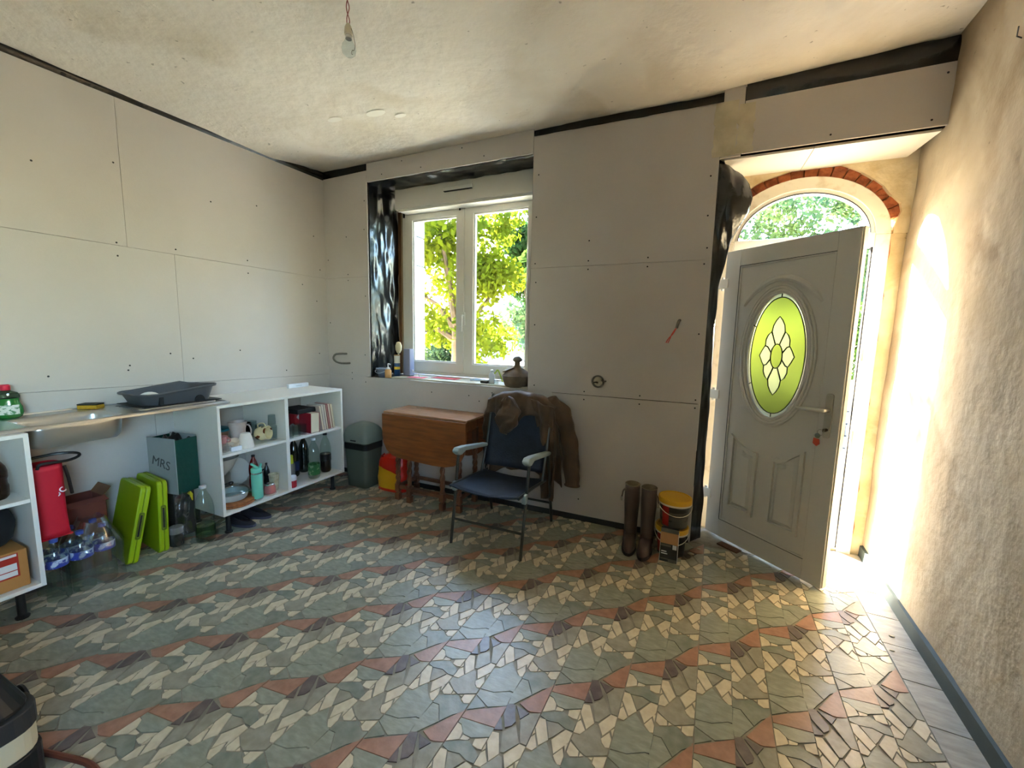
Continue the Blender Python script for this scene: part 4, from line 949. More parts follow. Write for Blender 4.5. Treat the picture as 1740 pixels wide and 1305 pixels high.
MB().box(-0.06, 0.06, -0.06, 0.05, 0, 0.15).build('carton', M('packet_red', (150, 24, 34), 0.5, rgb2=(180, 182, 186), nscale=9, contrast=(0.53, 0.55)), pk, bevel=0.003)
bb = thing('black_folder', 'black folder lying across the top of the books', 'folder', (-2.99, 2.345, SH2+0.170), R(2))
MB().box(-0.10, 0.10, -0.105, 0.075, 0, 0.036).build('cover', M('black_card', (20, 18, 18), 0.6), bb, bevel=0.003)

# lower left shelf
for i, (r, z) in enumerate(((0.13, 0.0), (0.128, 0.012))):
    p = thing('wooden_board', 'round wooden board, %s of the two under the glass lid' % ('lower' if i == 0 else 'upper'), 'board', (-2.955, 1.755, BOT+0.001+z*1.4), 0, 'round wooden boards')
    MB().lathe([(r-0.006, 0), (r, 0.004), (r, 0.012), (r-0.006, 0.016), (0, 0.016)], 32).build('disc', M('beech_board', (168, 104, 58), 0.5, rgb2=(140, 82, 44), nscale=6, stretch=(1, 8, 1)), p, smooth=True)
cas = vessel('casserole', 'pale enamel casserole with a domed glass lid on the wooden boards', 'casserole', (-2.965, 1.745, BOT+0.036), [(0.085, 0), (0.095, 0.01), (0.105, 0.045), (0.112, 0.05), (0.10, 0.048), (0.09, 0.012), (0, 0.01)], M('enamel_pale', (196, 204, 200), 0.3))
gl_ = MB().lathe([(0.106, 0.052), (0.10, 0.066), (0.08, 0.084), (0.04, 0.098), (0, 0.102)], 28).build('dome', jar, cas, smooth=True, label='clear glass dome')
MB().tube([(0.107*math.cos(R(a)), 0.107*math.sin(R(a)), 0.052) for a in range(0, 360, 12)], 0.003, 6, closed=True).build('rim', chrome, gl_, smooth=True)
MB().lathe([(0.008, 0.10), (0.016, 0.112), (0.014, 0.122), (0, 0.124)], 14).build('knob', blackp, gl_, smooth=True)
for i in range(4):
    p = thing('dinner_plate', ['bottom', 'second', 'third', 'top'][i]+' dinner plate of the stack behind the glass lid', 'plate', (-3.19, 1.752, BOT+0.10+0.016*i), 0, 'dinner plates in a stack')
    MB().lathe([(0.0, 0), (0.07, 0), (0.108, 0.014), (0.112, 0.016), (0.104, 0.017), (0.07, 0.005), (0, 0.005)], 28).build('dish', china, p, smooth=True)
vessel('pot', 'dark steel pot under the dinner plates', 'pot', (-3.20, 1.752, BOT+0.001), [(0.09, 0), (0.10, 0.006), (0.10, 0.095), (0.096, 0.095), (0.095, 0.01), (0, 0.008)], M('dull_steel', (120, 120, 118), 0.35, metal=0.9))
vessel('mixing_bowl', 'big white mixing bowl on top of the dinner plates', 'bowl', (-3.15, 1.765, BOT+0.17), [(0.05, 0), (0.055, 0.004), (0.10, 0.06), (0.135, 0.13), (0.138, 0.135), (0.13, 0.132), (0.095, 0.062), (0.05, 0.012), (0, 0.01)], china)
vessel('serving_platter', 'large pale platter leaning behind the mint bottle', 'platter', (-3.285, 1.968, BOT+0.115), [(0.0, 0), (0.07, 0), (0.105, 0.014), (0.110, 0.018), (0.105, 0.019), (0.07, 0.006), (0, 0.006)], china, rot=(0, R(82), 0))
gc = thing('food_box', 'small clear food box with a green lid base beside the mint bottle', 'food box', (-2.97, 1.868, BOT+0.001), R(10))
MB().box(-0.045, 0.045, -0.04, 0.04, 0, 0.028).build('green_base', M('bright_green', (60, 140, 44), 0.4), gc, bevel=0.006)
MB().box(-0.047, 0.047, -0.042, 0.042, 0.028, 0.062).build('clear_top', jar, gc, bevel=0.006)
mint = M('mint_enamel', (118, 206, 178), 0.4)
mt = thing('insulated_bottle', 'mint green insulated drinking bottle with a spout and loop handle', 'bottle', (-2.872, 1.872, BOT+0.001), R(57))
MB().lathe([(0.032, 0), (0.034, 0.004), (0.034, 0.012)], 28).build('steel_base', chrome, mt, smooth=True)
MB().lathe([(0.0345, 0.012), (0.0365, 0.016), (0.0365, 0.188), (0.033, 0.198)], 28).build('body', mint, mt, smooth=True)
MB().lathe([(0.034, 0.197), (0.034, 0.205)], 28).build('steel_collar', chrome, mt, smooth=True)
MB().lathe([(0.0345, 0.205), (0.0355, 0.209), (0.0355, 0.232), (0.032, 0.238), (0, 0.238)], 28).build('lid', mint, mt, smooth=True)
MB().obox((-0.012, 0, 0.256), (0.058, 0.024, 0.013), (0, R(40), 0)).build('spout', mint, mt, bevel=0.003)
MB().tube([(0.018, 0, 0.235), (0.028, 0, 0.25), (0.030, 0, 0.268)], 0.007, 8).build('straw_stub', mint, mt, smooth=True)
MB().tube([(0.036, -0.012, 0.214), (0.052, 0, 0.222), (0.036, 0.012, 0.214)], 0.004, 6).build('loop', blackp, mt, smooth=True)
pj = thing('candle_jar', 'pink ribbed candle jar with a metal top on a pale coaster', 'candle jar', (-2.885, 1.975, BOT+0.001))
MB().lathe([(0.044, 0), (0.045, 0.003), (0.045, 0.010), (0, 0.010)], 24).build('coaster', M('pale_coaster', (190, 160, 146), 0.6), pj, smooth=True)
MB().lathe([(0.036, 0.010), (0.040, 0.016), (0.040, 0.05), (0.034, 0.074)], 28).build('jar', M('pink_glass', (188, 112, 108), 0.2), pj, smooth=True)
MB().lathe([(0.034, 0.074), (0.034, 0.080), (0.030, 0.084), (0, 0.080)], 28).build('metal_top', chrome, pj, smooth=True)
vessel('paper_cup', 'pale printed beaker against the divider on the lower shelf', 'cup', (-2.93, 2.045, BOT+0.001), [(0.026, 0), (0.028, 0.004), (0.036, 0.12), (0.040, 0.13), (0.036, 0.128), (0.026, 0.01), (0, 0.009)], M('printed_cup', (212, 204, 176), 0.5, rgb2=(186, 172, 136), nscale=30))
bottle('sauce_bottle', 'red sauce bottle at the back of the lower shelf beside the divider', 'bottle', (-3.10, 2.0, BOT+0.001), 0.27, 0.034, M('red_sauce', (112, 16, 12), 0.2), M('dark_cap', (30, 26, 24), 0.5))
bottle('dark_bottle', 'small dark bottle squeezed beside the red sauce', 'bottle', (-3.03, 2.056, BOT+0.001), 0.20, 0.022, M('dark_bottle', (28, 26, 26), 0.2), blackp)

# lower right shelf
w = thing('spice_jar', 'small jar with white lid and red label by the divider', 'jar', (-2.858, 2.150, BOT+0.001))
MB().lathe([(0.026, 0), (0.028, 0.004), (0.028, 0.052), (0.026, 0.056)], 20).build('red_body', M('label_red', (176, 26, 44), 0.4), w, smooth=True)
MB().lathe([(0.027, 0.056), (0.029, 0.060), (0.029, 0.084), (0.026, 0.092), (0, 0.092)], 20).build('lid', M('lid_white', (222, 222, 226), 0.4), w, smooth=True)
w = thing('spray_can', 'tall grey can with a yellow-green top behind the spice jar', 'can', (-2.93, 2.19, BOT+0.001))
MB().lathe([(0.030, 0), (0.032, 0.005), (0.032, 0.16), (0.026, 0.172)], 20).build('can', M('grey_can', (120, 118, 116), 0.35, metal=0.5), w, smooth=True)
MB().lathe([(0.024, 0.17), (0.025, 0.178), (0.022, 0.235), (0.016, 0.24), (0, 0.24)], 16).build('top', M('lime_cap', (170, 178, 40), 0.4), w, smooth=True)
bottle('water_bottle', 'clear green-labelled plastic bottle at the front of the lower right shelf', 'bottle', (-2.885, 2.375, BOT+0.001), 0.345, 0.047, petg, M('cap_white', (214, 216, 222), 0.4), lab=(M('green_label', (42, 100, 48), 0.5, rgb2=(120, 150, 110), nscale=30, contrast=(0.55, 0.6)), 0.10, 0.36))
bottle('cola_bottle', 'half full cola bottle with a black wrapper at the right end of the shelf', 'bottle', (-2.93, 2.535, BOT+0.001), 0.35, 0.046, petg, M('cap_black', (20, 20, 20)), M('cola', (22, 10, 8), 0.15), 0.55, (M('cola_label', (18, 16, 16), 0.4, rgb2=(150, 30, 30), nscale=18, contrast=(0.64, 0.66)), 0.30, 0.47))
bottle('wine_bottle', 'dark bottle with a blue label at the back of the lower right shelf', 'bottle', (-3.07, 2.33, BOT+0.001), 0.34, 0.042, M('dark_green_glass', (20, 28, 22), 0.1, coat=0.4), blackp, lab=(M('navy_label', (36, 44, 74), 0.5), 0.15, 0.4))
bottle('wine_bottle', 'dark bottle behind the clear green-labelled bottle', 'bottle', (-3.10, 2.45, BOT+0.001), 0.33, 0.042, M('dark_green_glass', (20, 28, 22)), blackp)
bottle('wine_bottle', 'black bottle in the back corner behind the yellow-topped can', 'bottle', (-3.10, 2.22, BOT+0.001), 0.32, 0.040, M('dark_green_glass', (20, 28, 22)), blackp)

# left cabinet contents
cb = thing('parcel', 'brown cardboard parcel with red and white labels in the left cabinet', 'parcel', (-2.98, 0.60, BOT+0.001))
MB().box(-0.13, 0.125, -0.16, 0.135, 0, 0.185).build('carton', M('cardboard_tan', (176, 122, 62), 0.8), cb, bevel=0.004)
MB().box(0.1252, 0.126, -0.15, 0.105, 0.060, 0.175).build('red_label', M('label_red2', (164, 34, 20), 0.5), cb)
MB().box(0.1262, 0.127, -0.15, 0.098, 0.068, 0.128).build('white_label', M('label_white', (216, 212, 208), 0.6), cb)
MB().box(0.1272, 0.1278, -0.15, 0.098, 0.092, 0.096).build('red_line', M('label_red2', (164, 34, 20)), cb)
MB().box(0.1262, 0.127, 0.04, 0.10, 0.160, 0.172).build('white_tab', M('label_white', (216, 212, 208)), cb)
bg_ = thing('black_bag', 'black bag stuffed on top of the cardboard parcel', 'bag', (-2.99, 0.60, BOT+0.191))
MB().grid(lambda u, v: (0.11*math.cos(u*6.283)*(math.sin(v*3.14)**0.4+0.02)+0.01*nz(u*9, v*6, 1), 0.14*math.sin(u*6.283)*(math.sin(v*3.14)**0.4+0.02), 0.10*(1-math.cos(v*3.14))+0.01*nz(u*8, v*8, 3)), 24, 12, wrap=True).build('sack', M('black_cloth', (18, 18, 20), 0.8), bg_, smooth=True)
bottle('glass_bottle', 'brown tinted glass jar on the upper shelf of the left cabinet', 'jar', (-2.95, 0.68, 0.601), 0.22, 0.05, GLASS('amber_glass', (150, 110, 60)), M('brown_cap', (90, 60, 40)), M('amber_fill', (84, 54, 28), 0.4), 0.5)
bottle('glass_bottle', 'clear glass jar behind the brown jar in the left cabinet', 'jar', (-3.09, 0.62, 0.601), 0.20, 0.05, jar, M('brown_cap', (90, 60, 40)))

# ------------------------------------------------------------------ things under the sink
redcloth = M('red_bag_fabric', (190, 10, 40), 0.6)
rb = thing('red_bag', 'tall red bag with black handles and slanted white lettering under the sink', 'bag', (-2.98, 0.86, 0.0))
def bagf(u, v):
    a = u*2*math.pi; z = 0.335+0.385*v; w = 0.060+0.004*math.sin(a*3+v*4); d = 0.052+0.012*v
    return (d*(abs(math.cos(a))**0.6)*math.copysign(1, math.cos(a)), w*(abs(math.sin(a))**0.6)*math.copysign(1, math.sin(a))-0.01*v, z)
MB().grid(bagf, 36, 14, wrap=True).build('sack', redcloth, rb, smooth=True, solid=0.003)
MB().box(-0.052, 0.052, -0.06, 0.06, 0.333, 0.338).build('base', redcloth, rb)
MB().tube([(0.065, -0.045, 0.71), (0.07, -0.03, 0.735), (0.065, 0.06, 0.728), (0.04, 0.115, 0.735), (0.0, 0.12, 0.745), (-0.04, 0.06, 0.75), (-0.05, -0.04, 0.745)], 0.007, 8).build('handle', blackp, rb, smooth=True)
MB().tube([(0.045, 0.056, 0.70), (0.05, 0.064, 0.64), (0.035, 0.074, 0.58), (0.02, 0.082, 0.54)], 0.008, 6).build('handle', blackp, rb, smooth=True)
wl_ = M('white_print', (226, 206, 208), 0.6)
mx = Matrix.Translation((0.0585, 0.022, 0.575)) @ Matrix.Rotation(R(90), 4, 'Z') @ Matrix.Rotation(R(90), 4, 'X') @ Matrix.Rotation(R(38), 4, 'Z')
text_mesh('lettering', 'Sc', 0.06, wl_, rb, mx)
# carton holding the red bag up, shrink-wrapped water bottles in front of it
def big_bottle(label, loc):
    b = thing('water_bottle', label, 'bottle', loc, random.random(), 'big water bottles under the sink')
    prof = [(0.036, 0), (0.045, 0.008)]
    for i in range(7): prof += [(0.046, 0.02+0.021*i), (0.0432, 0.031+0.021*i)]
    prof += [(0.046, 0.17), (0.046, 0.235), (0.043, 0.25), (0.030, 0.285), (0.016, 0.305), (0.0145, 0.318)]
    MB().lathe(prof, 20).build('body', petg, b, smooth=True)
    MB().lathe([(0.0463, 0.185), (0.0463, 0.228)], 20, caps=False).build('wrapper', M('blue_label', (50, 66, 150), 0.4, rgb2=(190, 204, 220), nscale=24, contrast=(0.5, 0.56)), b, smooth=True)
    MB().lathe([(0.016, 0.312), (0.0165, 0.33), (0, 0.331)], 12).build('cap', M('cap_blue', (60, 80, 150), 0.4), b, smooth=True)
for lb, x, y in (('front left water bottle, below the red bag', -2.93, 0.845), ('front water bottle with a blue wrapper in the plastic wrap', -2.93, 0.942), ('second water bottle from the front in the wrap', -2.94, 1.037), ('back left water bottle against the wall side', -3.045, 0.845), ('back middle water bottle in the wrap', -3.045, 0.942), ('back right water bottle in the wrap', -3.045, 1.037)):
    big_bottle(lb, (x, y, 0.004))
sw = thing('shrink_wrap', 'torn clear plastic wrap round the water bottles', 'plastic wrap', (-2.98, 1.0, 0.004))
def wrapf(u, v):
    a = u*2*math.pi; r = 1+0.05*nz(math.cos(a)*3, math.sin(a)*3, v*5, 1.0)*(0.3+v); top = 1-0.55*max(0, (v-0.6)/0.4)
    return (0.115*math.copysign(abs(math.cos(a))**0.55, math.cos(a))*r*top, 0.105*math.copysign(abs(math.sin(a))**0.55, math.sin(a))*r*top+0.01, 0.005+0.36*v+0.03*nz(math.cos(a)*2, math.sin(a)*2, 5, 1.0)*v)
MB().grid(wrapf, 60, 26, wrap=True).build('film', film, sw, smooth=True)
bkx = thing('brown_box', 'brown reddish cardboard box with open flaps at the back under the sink', 'box', (-3.235, 1.052, 0.001))
brk = M('red_brown_card', (104, 52, 40), 0.8)
b_ = MB().ring(rrect(-0.080, 0.080, -0.085, 0.085, 0.004, 1), rrect(-0.085, 0.085, -0.09, 0.09, 0.004, 1), 0.0, 0.42, 'z'); b_.box(-0.083, 0.083, -0.088, 0.088, 0.0, 0.006)
b_.build('carton', brk, bkx)
MB().obox((0.0, 0.10, 0.44), (0.15, 0.004, 0.06), (R(-40), 0, 0)).build('flap', M('card_brown', (120, 84, 58), 0.8), bkx)
MB().obox((0.108, 0.0, 0.412), (0.05, 0.17, 0.004), (0, R(20), 0)).build('flap', brk, bkx)
# lime green cases
lime = M('lime_plastic', (150, 178, 12), 0.4)
def lime_case(label, loc, lean, rz):
    c = thing('lime_case', label, 'case', loc, rz, 'lime green cases')
    R_ = rrect(-0.16, 0.16, 0.0, 0.465, 0.03, 4)
    MB().prism(R_, -0.026, 0.0, 'y').build('shell_half', lime, c, bevel=0.006)
    MB().prism(R_, 0.002, 0.026, 'y').build('shell_half', lime, c, bevel=0.006)
    MB().prism(rrect(-0.154, 0.154, 0.006, 0.459, 0.028, 4), -0.004, 0.006, 'y').build('seam', M('lime_dark', (86, 104, 8), 0.5), c)
    MB().ring(rrect(-0.006, 0.008, 0.16, 0.30, 0.005, 2), rrect(-0.012, 0.014, 0.15, 0.31, 0.008, 2), 0.159, 0.164, 'x').build('handle_frame', M('lime_dark', (86, 104, 8)), c)
    MB().box(0.1595, 0.1615, -0.004, 0.006, 0.165, 0.295).build('handle_slot', darkgap, c)
    c.rotation_euler = (lean, 0, rz)
    return c
lime_case('lime green plastic case leaning at the front, nearer the water bottles', (-3.13, 1.180, 0.008), R(-12), R(-6))
lime_case('lime green plastic case standing upright behind the leaning one', (-3.13, 1.343, 0.004), R(-2), R(-6))
# paper bag on a dark carton
cr = thing('dark_carton', 'dark carton under the grey and green paper bag', 'box', (-3.20, 1.515, 0.001))
MB().box(-0.10, 0.09, -0.055, 0.07, 0, 0.335).build('carton', M('dark_card', (50, 46, 40), 0.8), cr, bevel=0.003)
MB().box(-0.09, 0.08, -0.003, 0.003, 0.335, 0.337).build('tape', M('brown_tape', (96, 76, 50), 0.4), cr)
pb = thing('paper_bag', 'grey and dark green paper bag with handwritten letters, full of black stuff', 'paper bag', (-3.135, 1.488, 0.339), R(10))
greyc = M('grey_paper', (150, 156, 152), 0.7); grn = M('dark_green_gloss', (10, 62, 52), 0.25, bump=0.3, bscale=10)
MB().box(-0.11, 0.125, -0.075, -0.071, 0, 0.37).build('front_sheet', greyc, pb)
MB().box(0.121, 0.125, -0.071, 0.07, 0, 0.36).build('side_sheet', grn, pb)
MB().box(-0.11, -0.106, -0.071, 0.07, 0, 0.36).build('side_sheet', grn, pb); MB().box(-0.106, 0.121, 0.066, 0.07, 0, 0.37).build('back_sheet', greyc, pb); MB().box(-0.106, 0.121, -0.071, 0.066, 0, 0.004).build('base', greyc, pb)
MB().grid(lambda u, v: (-0.10+0.215*u, -0.068+0.13*v, 0.32+0.06*nz(u*5, v*5, 2, 1.0)+0.05*math.sin(u*3.1)*math.sin(v*3.1)), 20, 16).build('stuffing', M('black_plastic_bag', (14, 14, 15), 0.35), pb, smooth=True)
mx = Matrix.Translation((0.0, -0.0755, 0.20)) @ Matrix.Rotation(R(90), 4, 'X') @ Matrix.Rotation(R(-14), 4, 'Z')
text_mesh('handwriting', 'MRS', 0.085, M('pen_ink', (70, 74, 72), 0.8), pb, mx)
# small things on the floor beside the right cabinet
jr = thing('screw_jar', 'dark jar with a pale grey band behind the crumpled clear bag', 'jar', (-3.02, 1.418, 0.001))
MB().lathe([(0.035, 0), (0.037, 0.004), (0.037, 0.085)], 18).build('body', M('dark_jar', (44, 40, 36), 0.4), jr, smooth=True)
MB().lathe([(0.0385, 0.085), (0.0385, 0.125), (0.034, 0.128), (0, 0.128)], 18).build('lid', M('grey_lid', (150, 146, 138), 0.5), jr, smooth=True)
pbg = thing('plastic_bag', 'crumpled clear plastic bag hanging down beside the bottle', 'plastic bag', (-2.945, 1.432, 0.001))
def bagg(u, v):
    z = 0.36*(1-v)+0.004; w = 0.055*(0.35+0.65*math.sin(math.pi*(0.15+0.75*(1-v))))
    return (0.02*math.sin(u*9+v*6)+0.03*nz(u*4, v*7, 2), (u-0.5)*2*w+0.02*nz(v*3, u, 4)-0.02*v+0.05*max(0, v-0.75), z)
MB().grid(bagg, 16, 40).build('film', film, pbg, smooth=True)
MB().tube([(0.015, 0.03, 0.36), (0.018, 0.04, 0.345), (0.01, 0.05, 0.30)], [0.012, 0.010, 0.003], 6).build('yellow_tab', M('tab_yellow', (216, 200, 40), 0.5), pbg)
bottle('water_bottle', 'clear plastic bottle with a white cap standing on the floor by the cabinet', 'bottle', (-2.905, 1.530, 0.004), 0.385, 0.055, petg, M('cap_white', (214, 216, 222)), lab=(GLASS('pale_green_label', (150, 186, 150)), 0.12, 0.30))
for lb, x, y, a in (('dark shoe lying under the cabinet, nearer the bottle', -2.93, 1.775, 12), ('dark shoe under the cabinet, further right of the pair', -2.96, 1.905, 18)):
    s = thing('shoe', lb, 'shoe', (x, y, 0.004), R(a), 'pair of shoes')
    nn = 20; out = [(0.125*math.cos(t*2*math.pi/nn), (0.043+0.006*math.cos(t*2*math.pi/nn))*math.sin(t*2*math.pi/nn)) for t in range(nn)]
    MB().prism(out, 0, 0.018).build('sole', M('shoe_sole', (74, 74, 92), 0.6), s, bevel=0.003)
    MB().grid(lambda u, v: (lambda t: (0.120*math.cos(t)*(1-0.25*v)-0.015*v, 0.043*math.sin(t)*(1-0.35*v), 0.018+0.065*v*(0.65-0.35*math.cos(t))))(u*2*math.pi), 20, 6, wrap=True).build('upper', M('shoe_upper', (34, 32, 38), 0.7), s, smooth=True, solid=0.004)

# ------------------------------------------------------------------ pedal bin
bn = thing('waste_bin', 'grey-green waste bin with a domed swing lid in the corner', 'bin', (-2.74, 2.80, 0.0))
bgm = M('bin_body', (84, 88, 74), 0.5); bgl = M('bin_lid', (112, 122, 112), 0.4)
def rr(w, d, r): return rrect(-w, w, -d, d, r, 5)
lo = rr(0.135, 0.115, 0.04); k = len(lo)
MB().grid(lambda u, v: (lambda i: (lo[i][0]*(0.86+0.14*v), lo[i][1]*(0.86+0.14*v), 0.005+0.40*v))(int(round(u*k)) % k), k, 6, wrap=True).build('body', bgm, bn, smooth=True, solid=0.004)
MB().grid(lambda u, v: (lambda i: (lo[i][0]*1.03, lo[i][1]*1.03, 0.36+0.055*v+0.004*nz(i, v*3, 1)))(int(round(u*k)) % k), k, 4, wrap=True).build('liner', M('bin_liner', (16, 17, 16), 0.35), bn, smooth=True)
MB().grid(lambda u, v: (lambda i, s: (lo[i][0]*1.10*s, lo[i][1]*1.10*s, 0.425+0.05*min(1, v*4)+0.125*math.sqrt(max(0, 1-s*s))*(1.0)))(int(round(u*k)) % k, 1.0 if v < 0.25 else 1-(v-0.25)/0.75), k, 13, wrap=True).build('lid', bgl, bn, smooth=True)
MB().box(-0.03, 0.03, -0.132, -0.126, 0.44, 0.45).build('lid_notch', darkgap, bn)
MB().box(-0.10, 0.10, -0.09, 0.09, 0.0, 0.006).build('base', bgm, bn)

# red and yellow carrier bag
cbg = thing('carrier_bag', 'red and yellow plastic carrier bag on the floor behind the table', 'bag', (-2.42, 2.835, 0.0))
def cbf(u, v):
    a = u*2*math.pi; z = 0.305*v
    return (0.155*math.copysign(abs(math.cos(a))**0.7, math.cos(a))*(1-0.18*v**3)+0.012*nz(math.cos(a)*3, v*4, 1), 0.085*math.copysign(abs(math.sin(a))**0.7, math.sin(a))*(1-0.3*v**2)+0.010*nz(math.sin(a)*3, v*5, 4), z+0.02*nz(math.cos(a)*4, math.sin(a)*4, 2)*v)
redbag = M('bag_red', (206, 34, 12), 0.3); MB().grid(cbf, 40, 16, wrap=True).build('sack', redbag, cbg, smooth=True)
def patch(u, v):
    a = R(-160+105*u); z = 0.03+(0.175+0.02*math.sin(u*4)-0.03*u)*v; x, y, zz = cbf((a % (2*math.pi))/(2*math.pi), z/0.305)
    return (x*1.012, y*1.02-0.001, z)
MB().grid(patch, 18, 8).build('yellow_print', M('bag_yellow', (216, 158, 16), 0.35), cbg, smooth=True)
MB().grid(lambda u, v: (0.115*math.cos(u*6.283)*(1-v*0.9), 0.055*math.sin(u*6.283)*(1-v*0.9), 0.30+0.045*v+0.012*nz(math.cos(u*6.28)*3, v*3, math.sin(u*6.28)*3)), 24, 6, wrap=True).build('bag_top', redbag, cbg, smooth=True)
MB().tube([(-0.06, 0, 0.30), (-0.03, -0.01, 0.37), (0.02, -0.01, 0.38), (0.05, 0, 0.30)], 0.006, 6).build('handle', M('handle_tan', (150, 100, 70), 0.6), cbg, smooth=True)

# ------------------------------------------------------------------ gateleg table
tw = M('oak_veneer', (140, 80, 36), 0.42, rgb2=(114, 62, 26), nscale=5, stretch=(1.2, 10, 10)); twt = M('table_top_veneer', (176, 128, 92), 0.25, rgb2=(156, 108, 74), nscale=5, stretch=(1.2, 10, 10), coat=0.2); tl = M('turned_oak', (120, 76, 46), 0.5, rgb2=(92, 56, 34), nscale=12)
tb = thing('gateleg_table', 'drop-leaf gateleg table in brown wood with barley-twist legs under the window', 'table', (-1.94, 2.79, 0.0))
TX0, TX1, TY0, TY1 = -0.402, 0.405, -0.168, 0.165
MB().box(TX0, TX1, TY0, TY1, 0.747, 0.765).build('table_top', twt, tb, bevel=0.004)
lp = [(TX0, 0.7465), (TX0, 0.56), (TX0+0.012, 0.50), (TX0+0.045, 0.44), (TX0+0.10, 0.402), (TX0+0.17, 0.386), (0.10, 0.372), (0.22, 0.376), (0.30, 0.396), (0.36, 0.44), (0.392, 0.50), (TX1, 0.56), (TX1, 0.7465)]
MB().prism(lp, TY0-0.019, TY0-0.0005, 'y').build('drop_leaf', tw, tb, bevel=0.003)
MB().prism(lp, TY1+0.001, TY1+0.008, 'y').build('drop_leaf', tw, tb, bevel=0.003)
MB().box(-0.33, 0.33, -0.12, 0.12, 0.64, 0.747).build('apron', tw, tb, bevel=0.002)
def twist(x, y, h=0.64):
    m_ = MB(); m_.box(x-0.02, x+0.02, y-0.02, y+0.02, 0.0, 0.06); m_.box(x-0.02, x+0.02, y-0.02, y+0.02, 0.075, 0.14); m_.box(x-0.02, x+0.02, y-0.02, y+0.02, h-0.12, h)
    n = 60; m_.tube([(x+0.0075*math.cos(i*0.42), y+0.0075*math.sin(i*0.42), 0.13+(h-0.24)*i/n) for i in range(n+1)], 0.0145, 8)
    m_.tube([(x-0.0075*math.cos(i*0.42), y-0.0075*math.sin(i*0.42), 0.13+(h-0.24)*i/n) for i in range(n+1)], 0.0145, 8)
    m_.lathe([(0.014, 0.06), (0.017, 0.068), (0.014, 0.076)], 10, (x, y, 0))
    return m_
for x, y in ((-0.29, -0.125), (-0.155, -0.145), (0.315, -0.125), (-0.29, 0.125), (0.315, 0.125), (0.17, -0.145)): twist(x, y, 0.65 if abs(x) > 0.2 else 0.74).build('leg', tl, tb, smooth=True)
for a, b in (((-0.29, -0.125), (0.315, -0.125)), ((-0.29, 0.125), (0.315, 0.125)), ((-0.29, -0.125), (-0.29, 0.125)), ((0.315, -0.125), (0.315, 0.125)), ((-0.155, -0.145), (0.17, -0.145))):
    MB().box(min(a[0], b[0])-0.012, max(a[0], b[0])+0.012, min(a[1], b[1])-0.012, max(a[1], b[1])+0.012, 0.10, 0.13).build('stretcher', tl, tb, bevel=0.003)

# ------------------------------------------------------------------ folding chair
steelk = M('dark_tube', (70, 72, 68), 0.35, metal=0.7); navy = M('navy_fabric', (17, 26, 40), 0.75, rgb2=(27, 39, 55), nscale=14, bump=0.1, bscale=80); armg = M('arm_plastic', (150, 162, 158), 0.4)
ch = thing('folding_chair', 'folding camp chair with navy sling seat and pale grey armrests', 'chair', (-1.17, 2.54, 0.0))
for s in (-1, 1):
    x = 0.256*s
    MB().tube([(x, -0.305, 0.0), (x+0.004*s, -0.24, 0.36), (x+0.006*s, -0.205, 0.60)], 0.0105, 10).build('leg', steelk, ch, smooth=True)
    MB().tube([(x, 0.31, 0.0), (x+0.004*s, 0.235, 0.30), (x+0.006*s, 0.17, 0.56)], 0.0105, 10).build('leg', steelk, ch, smooth=True)
    ar = MB().prism([(-0.255, 0.618), (-0.262, 0.635), (-0.235, 0.652), (-0.15, 0.645), (0.17, 0.592), (0.19, 0.578), (0.17, 0.565), (-0.15, 0.612), (-0.20, 0.595), (-0.225, 0.598)], x-0.024, x+0.024, 'x').build('armrest', armg, ch, bevel=0.008)
    MB().tube([(x-0.012*s, 0.10, 0.385), (x-0.012*s, 0.19, 0.62), (x-0.012*s, 0.27, 0.93), (x-0.016*s, 0.275, 0.95)], 0.0105, 10).build('back_tube', steelk, ch, smooth=True)
    MB().tube([(x-0.01*s, -0.33, 0.418), (x-0.01*s, -0.1, 0.405), (x-0.01*s, 0.16, 0.375)], 0.0105, 10).build('seat_tube', steelk, ch, smooth=True)
    MB().lathe([(0.0, 0), (0.014, 0), (0.014, 0.012), (0, 0.012)], 12).build('pivot_knob', chrome, ch, loc=(x-0.02*s, 0.15, 0.41)).rotation_euler = (0, R(90), 0)
    MB().box(x-0.014, x+0.014, -0.27, -0.235, 0.36, 0.42).build('joint', armg, ch, bevel=0.003)
MB().tube([(-0.252, -0.275, 0.165), (0.252, -0.275, 0.165)], 0.0085, 8).build('cross_bar', steelk, ch, smooth=True)
MB().tube([(-0.252, 0.27, 0.165), (0.252, 0.27, 0.165)], 0.0085, 8).build('cross_bar', steelk, ch, smooth=True)
MB().grid(lambda u, v: (-0.25+0.50*u, -0.325+0.49*v, 0.423-0.04*v-0.030*math.sin(u*3.14159)*(1-0.4*v)), 20, 14).build('seat_sling', navy, ch, smooth=True, solid=0.006)
MB().tube([(-0.25+0.5*i/12, -0.328, 0.421-0.030*math.sin(3.14159*i/12)) for i in range(13)], 0.007, 8).build('seat_hem', navy, ch, smooth=True)
MB().grid(lambda u, v: (-0.238+0.476*u, 0.145+0.125*v+0.02*math.sin(u*3.14), 0.43+0.50*v), 14, 14).build('back_sling', navy, ch, smooth=True, solid=0.006)

